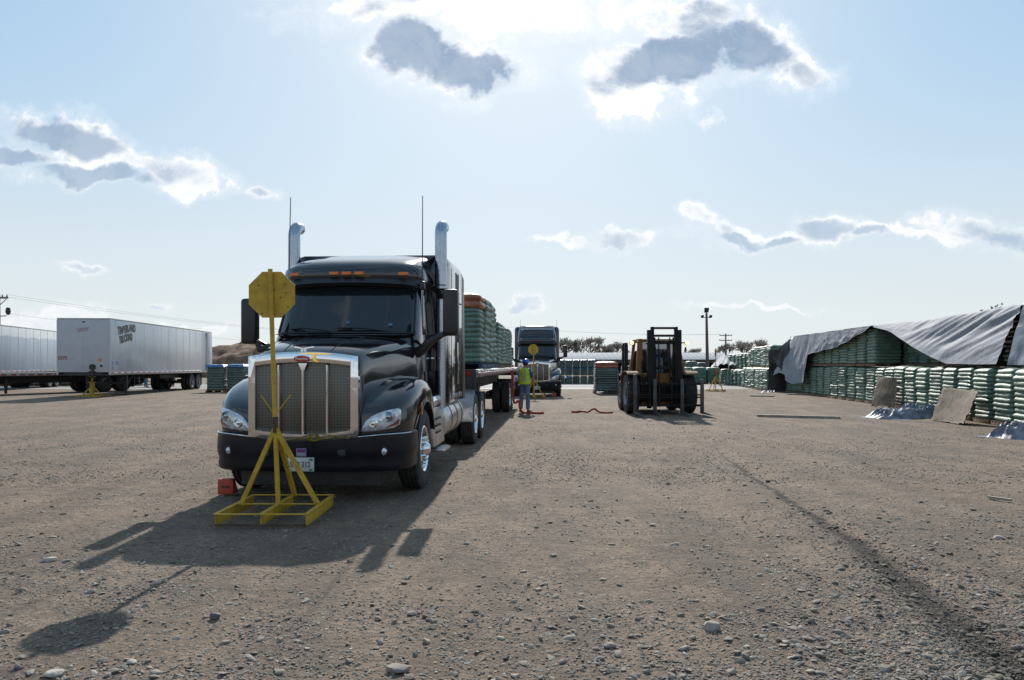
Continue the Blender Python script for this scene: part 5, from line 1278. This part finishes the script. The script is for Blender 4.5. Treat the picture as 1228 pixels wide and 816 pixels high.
for k in range(10): b = MB(); b.box(-L2 + 1 + k*5.6, -L2 + 1.25 + k*5.6, -4.25, -4.0, 0, 2.5, .02); b.build('post', STEEL, sh)
bd = thing('brown_barn', 'dark brown barn beyond the far bag walls', 'barn', (52, 140, 0))
b = MB(); b.box(-8, 8, -4, 4, 0, 3.0, .02); b.build('wall', SHEDWALL, bd)
b = MB(); b.prism([(-8.4, -4.5, 2.95), (-8.4, 4.5, 2.95), (-8.4, 0, 4.3)], (16.8, 0, 0)); b.build('roof', ROOF, bd)
for x in (-4, 3): b = MB(); b.box(x - 1.2, x + 1.2, -4.04, -3.99, 0, 2.3, .01); b.build('door', STEEL, bd)

# ------------------------------------------------------------------ poles and wires
lp = thing('light_pole', 'tall floodlight pole rising behind the edge on yellow sign', 'light pole', (19.85, 80, 0))
b = MB(); b.tube([(.12, 0, 0), (.05, 0, 4), (0, 0, 6.9)], [.19, .15, .11], 10); b.build('pole', POLE, lp)
b = MB(); b.tube([(-.42, 0, 6.45), (.42, 0, 6.45)], .04, 6); b.tube([(0, 0, 6.8), (0, 0, 7.1)], .05, 6); b.build('bracket', STEEL, lp)
for x, z, w in ((-.42, 6.55, .14), (.42, 6.55, .14), (0, 7.2, .24)):
    b = MB(); b.hexa([(x - w*.8, -.1, z - w), (x + w*.8, -.1, z - w), (x + w*.8, .25, z - w), (x - w*.8, .25, z - w), (x - w, -.22, z + w), (x + w, -.22, z + w), (x + w*.8, .2, z + w), (x - w*.8, .2, z + w)], .03); b.build('floodlight', PLASTIC, lp)
def upole(label, loc, h, arm, rz=0, extra=False):
    t = thing('utility_pole', label, 'utility pole', loc, rz, 'utility poles')
    b = MB(); b.tube([(0, 0, 0), (0, 0, h)], [.20, .13], 10); b.build('pole', POLE, t)
    for z in ((h - .35, h - 1.3) if not extra else (h - .25,)):
        c = MB(); c.box(-arm, arm, -.06, .06, z - .07, z + .07, .01); ca = c.build('crossarm', POLE, t)
        for x in (-arm + .1, -arm*.4, arm*.4, arm - .1): i_ = MB(); i_.lathe([(0, .05), (.08, .07), (.16, .03), (.22, .05), (.24, .001)], 8, 'z', (x, 0, z + .07)); i_.build('insulator', STEEL, ca)
    if extra:
        c = MB(); c.tube([(0, 0, h - 1.9), (.7, 0, h - 1.85)], .045, 6); c.build('lamp_arm', STEEL, t)
        l = MB(); l.lathe([(-.35, .02), (-.25, .16), (.0, .22), (.3, .16), (.36, .04)], 12, 'z', (.85, 0, h - 1.45)); l.build('transformer', FRAME, t)
        l = MB(); l.bar((.1, 0, h - .9), (.7, 0, h - .35), .05, .05); l.build('arm_brace', POLE, t)
    return t
upole('far utility pole with two crossarms, between the floodlight pole and bag wall', (40.9, 150, 0), 7.6, 1.25, .1)
upole('brown utility pole with lamp, cut by the picture edge above the weathered trailer', (-45.85, 70, 0), 7.85, .85, 0, True)
def wire(label, a, b_, sag, r=.018):
    a, b_ = Vector(a), Vector(b_); m = MB(); m.tube([a.lerp(b_, t) - Vector((0, 0, sag*4*t*(1-t))) for t in np.linspace(0, 1, 17)], r, 5); tag(m.build('power_line', WIRE), label, 'wire', 'overhead wires')
wire('thin wire running from the far utility pole towards the left', (39.9, 150, 7.5), (-30, 150, 12.5), 1.6, .022)
for i, (x, z) in enumerate(((-.7, 7.9), (.7, 7.9), (.85, 6.2))):
    wire('thin overhead wires sloping down from the brown pole above the trailers', (-45.85 + x, 70, z), (-45.85 + x + 40, 128, z - 1.4), 1.4, .008)

# ------------------------------------------------------------------ trees and mound
for kind, px, d, s, lab in (('fir', 690, 170, .62, 'dark fir rising between the bare trees behind the farther tractor'), ('bushy', 704, 175, .92, 'bare twiggy tree right of the dark fir'), ('bushy2', 677, 176, .80, 'bare twiggy tree beside the upper roof of the farther tractor'), ('bare2', 664, 178, .85, 'faint bare tree partly hidden by the farther tractor'),
        ('bushy', 727, 178, .72, 'low bare tree above the pale shed roof, left of the mast'), ('bushy2', 740, 180, .72, 'low bare tree behind the second forklift mast'), ('fir', 822, 180, .50, 'small pointed fir right of the nearer forklift lamp'), ('bushy', 831, 182, .64, 'bare tree left of the floodlight pole'), ('bare', 756, 185, .6, 'thin bare tree beside the nearer forklift cab'),
        ('bushy2', 872, 190, .72, 'bare tree at the far utility pole foot'), ('bushy', 891, 170, .80, 'bare pale tree beyond the far bag wall'), ('bushy2', 910, 175, .76, 'bare bushy tree beyond the upper far pallets'), ('bare', 800, 190, .5, 'small bare tree behind the nearer forklift mast')):
    tree(kind, lab, ((px - CX)/F*d, d, 0), s*(1.30 if kind == 'fir' else 1.62), random.uniform(0, 6))
tree('bushy2', 'bare tree top poking over the nearest dark tarp', (37.2, 60, 0), (1.0, 1.0, 1.02), 1.0, 'trees behind the shed')
rows = []
for i in range(61):
    r = []
    for j in range(41):
        u, v = -1 + i/30, -1 + j/20; e = max(0, 1 - abs(u)**2.0)*max(0, 1 - abs(v)**2)
        z = 4.6*e**.75*(1 + .16*noise.noise(Vector((u*4, v*4, 2))) + .10*noise.noise(Vector((u*11, v*11, 2)))) + .25*noise.noise(Vector((u*25, v*25, 3)))*min(1, e*3)
        r.append((u*13, v*11, max(-.02, z)))
    rows.append(r)
b = MB(); b.grid(rows); tag(b.build('mulch_mound', SOIL, None, 80, (-35.5, 110, 0)), 'big brown mulch mound between the lettered trailer and nearest tractor', 'mound')

# ------------------------------------------------------------------ sky, sun, camera
SUN_EL, SUN_AZ = 32.5, 0.6
w = bpy.data.worlds.new('World'); SC.world = w; w.use_nodes = True
nt = NT(w.node_tree); nt.n.clear()
sky = nt.node('ShaderNodeTexSky', sky_type='NISHITA'); sky.sun_disc = False; sky.sun_elevation = R(SUN_EL); sky.sun_rotation = R(SUN_AZ)
sky.air_density = 1.0; sky.dust_density = .7; sky.ozone_density = 1.2
vec = nt.node('ShaderNodeTexCoord').outputs['Generated']
sp = nt.node('ShaderNodeSeparateXYZ'); nt.put(sp.inputs[0], vec)
fw = nt.m('MAXIMUM', sp.outputs[1], .05); U = nt.m('DIVIDE', sp.outputs[0], fw); V = nt.m('DIVIDE', sp.outputs[2], fw)
uv = nt.node('ShaderNodeCombineXYZ'); nt.put(uv.inputs[0], U); nt.put(uv.inputs[1], V); uv = uv.outputs[0]
def warp(vec, sc, amt, seed):
    n = nt.node('ShaderNodeTexNoise'); ad = nt.node('ShaderNodeVectorMath', operation='ADD'); nt.put(ad.inputs[0], vec); ad.inputs[1].default_value = (seed, seed*.7, seed*.3)
    nt.put(n.inputs['Vector'], ad.outputs[0]); n.inputs['Scale'].default_value = sc; n.inputs['Detail'].default_value = 5; n.inputs['Roughness'].default_value = .6
    s = nt.node('ShaderNodeVectorMath', operation='SUBTRACT'); nt.put(s.inputs[0], n.outputs['Color']); s.inputs[1].default_value = (.5, .5, .5)
    m_ = nt.node('ShaderNodeVectorMath', operation='SCALE'); nt.put(m_.inputs[0], s.outputs[0]); m_.inputs['Scale'].default_value = amt
    a = nt.node('ShaderNodeVectorMath', operation='ADD'); nt.put(a.inputs[0], vec); nt.put(a.inputs[1], m_.outputs[0]); return a.outputs[0]
uw_ = warp(uv, 8, .11, 3.1); sw_ = nt.node('ShaderNodeSeparateXYZ'); nt.put(sw_.inputs[0], uw_); u2, v2 = sw_.outputs[0], sw_.outputs[1]
#  px, py, half width, half height, tilt, strength of the grey body
CL = [(500, 62, 62, 40, -10, 1.1), (560, 84, 62, 34, -12, 1.1), (800, 72, 96, 34, 10, 1.1), (890, 60, 84, 36, -12, 1.1), (960, 78, 52, 28, -16, .45), (735, 86, 50, 26, 10, .5), (838, 25, 60, 24, 8, .6), (600, 8, 215, 42, 0, .10), (760, 110, 60, 26, 0, .10), (470, 4, 80, 22, 0, .35),
      (75, 160, 80, 23, -12, 1.1), (25, 184, 58, 15, -6, .9), (112, 209, 86, 16, -4, 1.1), (205, 203, 66, 19, -14, .5), (228, 222, 50, 13, 0, .12), (150, 188, 70, 16, -10, .1), (305, 228, 26, 9, 0, .5), (100, 322, 27, 7, 0, .5), (198, 363, 16, 6, 0, .4),
      (890, 297, 50, 10, 0, .85), (935, 296, 48, 9, 2, .8), (998, 280, 42, 19, -6, .85), (1040, 290, 32, 8, 0, .7), (838, 272, 30, 12, -14, .35), (860, 285, 26, 12, -20, .3), (755, 288, 30, 8, 0, .4), (1185, 280, 90, 22, -4, .65), (1040, 287, 210, 8, 0, .1), (628, 376, 26, 8, 0, .45), (60, 398, 90, 20, 0, .25), (240, 388, 60, 9, 0, .2), (905, 357, 80, 4, 0, .12), (845, 135, 18, 6, 0, .2), (690, 290, 40, 5, 0, .1)]
dens = grey = None
for px, py, rx, ry, tilt, g in CL:
    c, s = math.cos(R(tilt)), math.sin(R(tilt)); du = nt.m('SUBTRACT', u2, (px - CX)/F); dv = nt.m('SUBTRACT', v2, (HY - py)/F)
    a = nt.m('MULTIPLY', nt.m('ADD', nt.m('MULTIPLY', du, c), nt.m('MULTIPLY', dv, s)), F/rx); b_ = nt.m('MULTIPLY', nt.m('SUBTRACT', nt.m('MULTIPLY', dv, c), nt.m('MULTIPLY', du, s)), F/ry)
    r2 = nt.m('ADD', nt.m('MULTIPLY', a, a), nt.m('MULTIPLY', b_, b_)); e = nt.m('SUBTRACT', 1.0, r2)
    gg = nt.m('MULTIPLY', nt.m('MAXIMUM', nt.m('SUBTRACT', e, nt.m('MULTIPLY', b_, .12)), 0.0), g)
    dens = e if dens is None else nt.m('MAXIMUM', dens, e); grey = gg if grey is None else nt.m('MAXIMUM', grey, gg)
n1 = nt.noise(uv, 16, 9, .62, .3); n2 = nt.noise(uv, 42, 7, .65, .4)
nn = nt.m('ADD', nt.m('MULTIPLY', nt.m('SUBTRACT', n1, .5), 3.0), nt.m('MULTIPLY', nt.m('SUBTRACT', n2, .5), 1.7))
n4 = nt.noise(nt.scale(uv, (1, 1.5, 1)), 13, 9, .62, .5); nb_ = nt.m('ADD', nt.m('MULTIPLY', nt.m('SUBTRACT', n4, .5), 2.3), nt.m('MULTIPLY', nn, .2))
al = nt.m('MAXIMUM', nt.m('POWER', nt.ramp(nt.m('ADD', dens, nn), -.25, .58), 1.25), nt.m('MULTIPLY', nt.ramp(nt.m('ADD', dens, nt.m('MULTIPLY', nn, 1.2)), -1.2, .7), .34))
body = nt.m('MULTIPLY', nt.ramp(nt.m('ADD', grey, nt.m('MULTIPLY', nb_, .60)), .02, .74), nt.ramp(n1, .2, .62, 1.2, .88), clamp=True)
front = nt.m('MULTIPLY', nt.ramp(sp.outputs[1], .05, .25), nt.ramp(sp.outputs[2], -.01, .03))
#  elsewhere in the sky: ordinary scattered cloud
n3 = nt.noise(nt.scale(vec, (1, 1, 2.2)), 2.6, 8, .6, .3); back = nt.m('MULTIPLY', nt.ramp(n3, .54, .66), nt.ramp(sp.outputs[1], .25, -.1)); back = nt.m('MULTIPLY', back, nt.ramp(sp.outputs[2], .04, .2))
al = nt.m('ADD', nt.m('MULTIPLY', al, front), nt.m('MULTIPLY', back, .8), clamp=True)
body = nt.m('ADD', nt.m('MULTIPLY', body, front), nt.m('MULTIPLY', nt.m('MULTIPLY', back, nt.ramp(n3, .6, .75)), .6), clamp=True)
dz = nt.ramp(V, .05, .42)
lit = nt.mix(dz, CLOUD_LOW, CLOUD_HIGH); shd = nt.mix(dz, SHADE_LOW, SHADE_HIGH)
cc = nt.mix(nt.m('MULTIPLY', body, .92), lit, shd)
up = nt.m('ABSOLUTE', sp.outputs[2]); el = nt.m('ARCSINE', nt.m('MINIMUM', up, 1.0))
hz = nt.mix(nt.ramp(el, .02, .46), HAZE_LOW, HAZE_HIGH)
dt = nt.node('ShaderNodeVectorMath', operation='DOT_PRODUCT'); nt.put(dt.inputs[0], vec); dt.inputs[1].default_value = (0, math.cos(R(SUN_EL)), math.sin(R(SUN_EL)))
ang = nt.m('ARCCOSINE', nt.m('MINIMUM', dt.outputs['Value'], .99999))
hz = nt.mix(nt.m('POWER', nt.ramp(ang, .72, .05), 1.1), hz, HAZE_SUN)
skyc = nt.mix(nt.ramp(el, .0, .8, .93, .55), sky.outputs[0], hz)
fin = nt.mix(nt.m('MULTIPLY', al, .94), skyc, cc)
bg = nt.node('ShaderNodeBackground'); nt.put(bg.inputs['Color'], fin); bg.inputs['Strength'].default_value = SKY_STRENGTH
ow = nt.node('ShaderNodeOutputWorld'); nt.l.new(bg.outputs[0], ow.inputs[0])

sl = bpy.data.lights.new('sun', 'SUN'); sl.energy = SUN_STRENGTH; sl.angle = R(.53); sl.color = (1.0, .94, .86)
so = bpy.data.objects.new('sun', sl); COL.objects.link(so); so.rotation_euler = (-R(90 - SUN_EL), 0, -R(SUN_AZ)); so.location = (0, 40, 60)
cam = bpy.data.cameras.new('camera'); co = bpy.data.objects.new('camera', cam); COL.objects.link(co)
co.location = (0, 0, CH); co.rotation_euler = (R(90), 0, 0); cam.sensor_width = 36; cam.lens = 36*F/1228; cam.shift_y = 30/1228; cam.clip_start = .1; cam.clip_end = 6000
SC.camera = co
SC.view_settings.view_transform = 'Standard'; SC.view_settings.look = 'None'; SC.view_settings.gamma = 1.0; SC.view_settings.exposure = EXPOSURE
SC.view_settings.use_curve_mapping = False
SC.render.engine = 'CYCLES'; SC.cycles.max_bounces = 8; SC.cycles.glossy_bounces = 4; SC.cycles.transmission_bounces = 4
try: SC.cycles.use_denoising = True
except Exception: pass
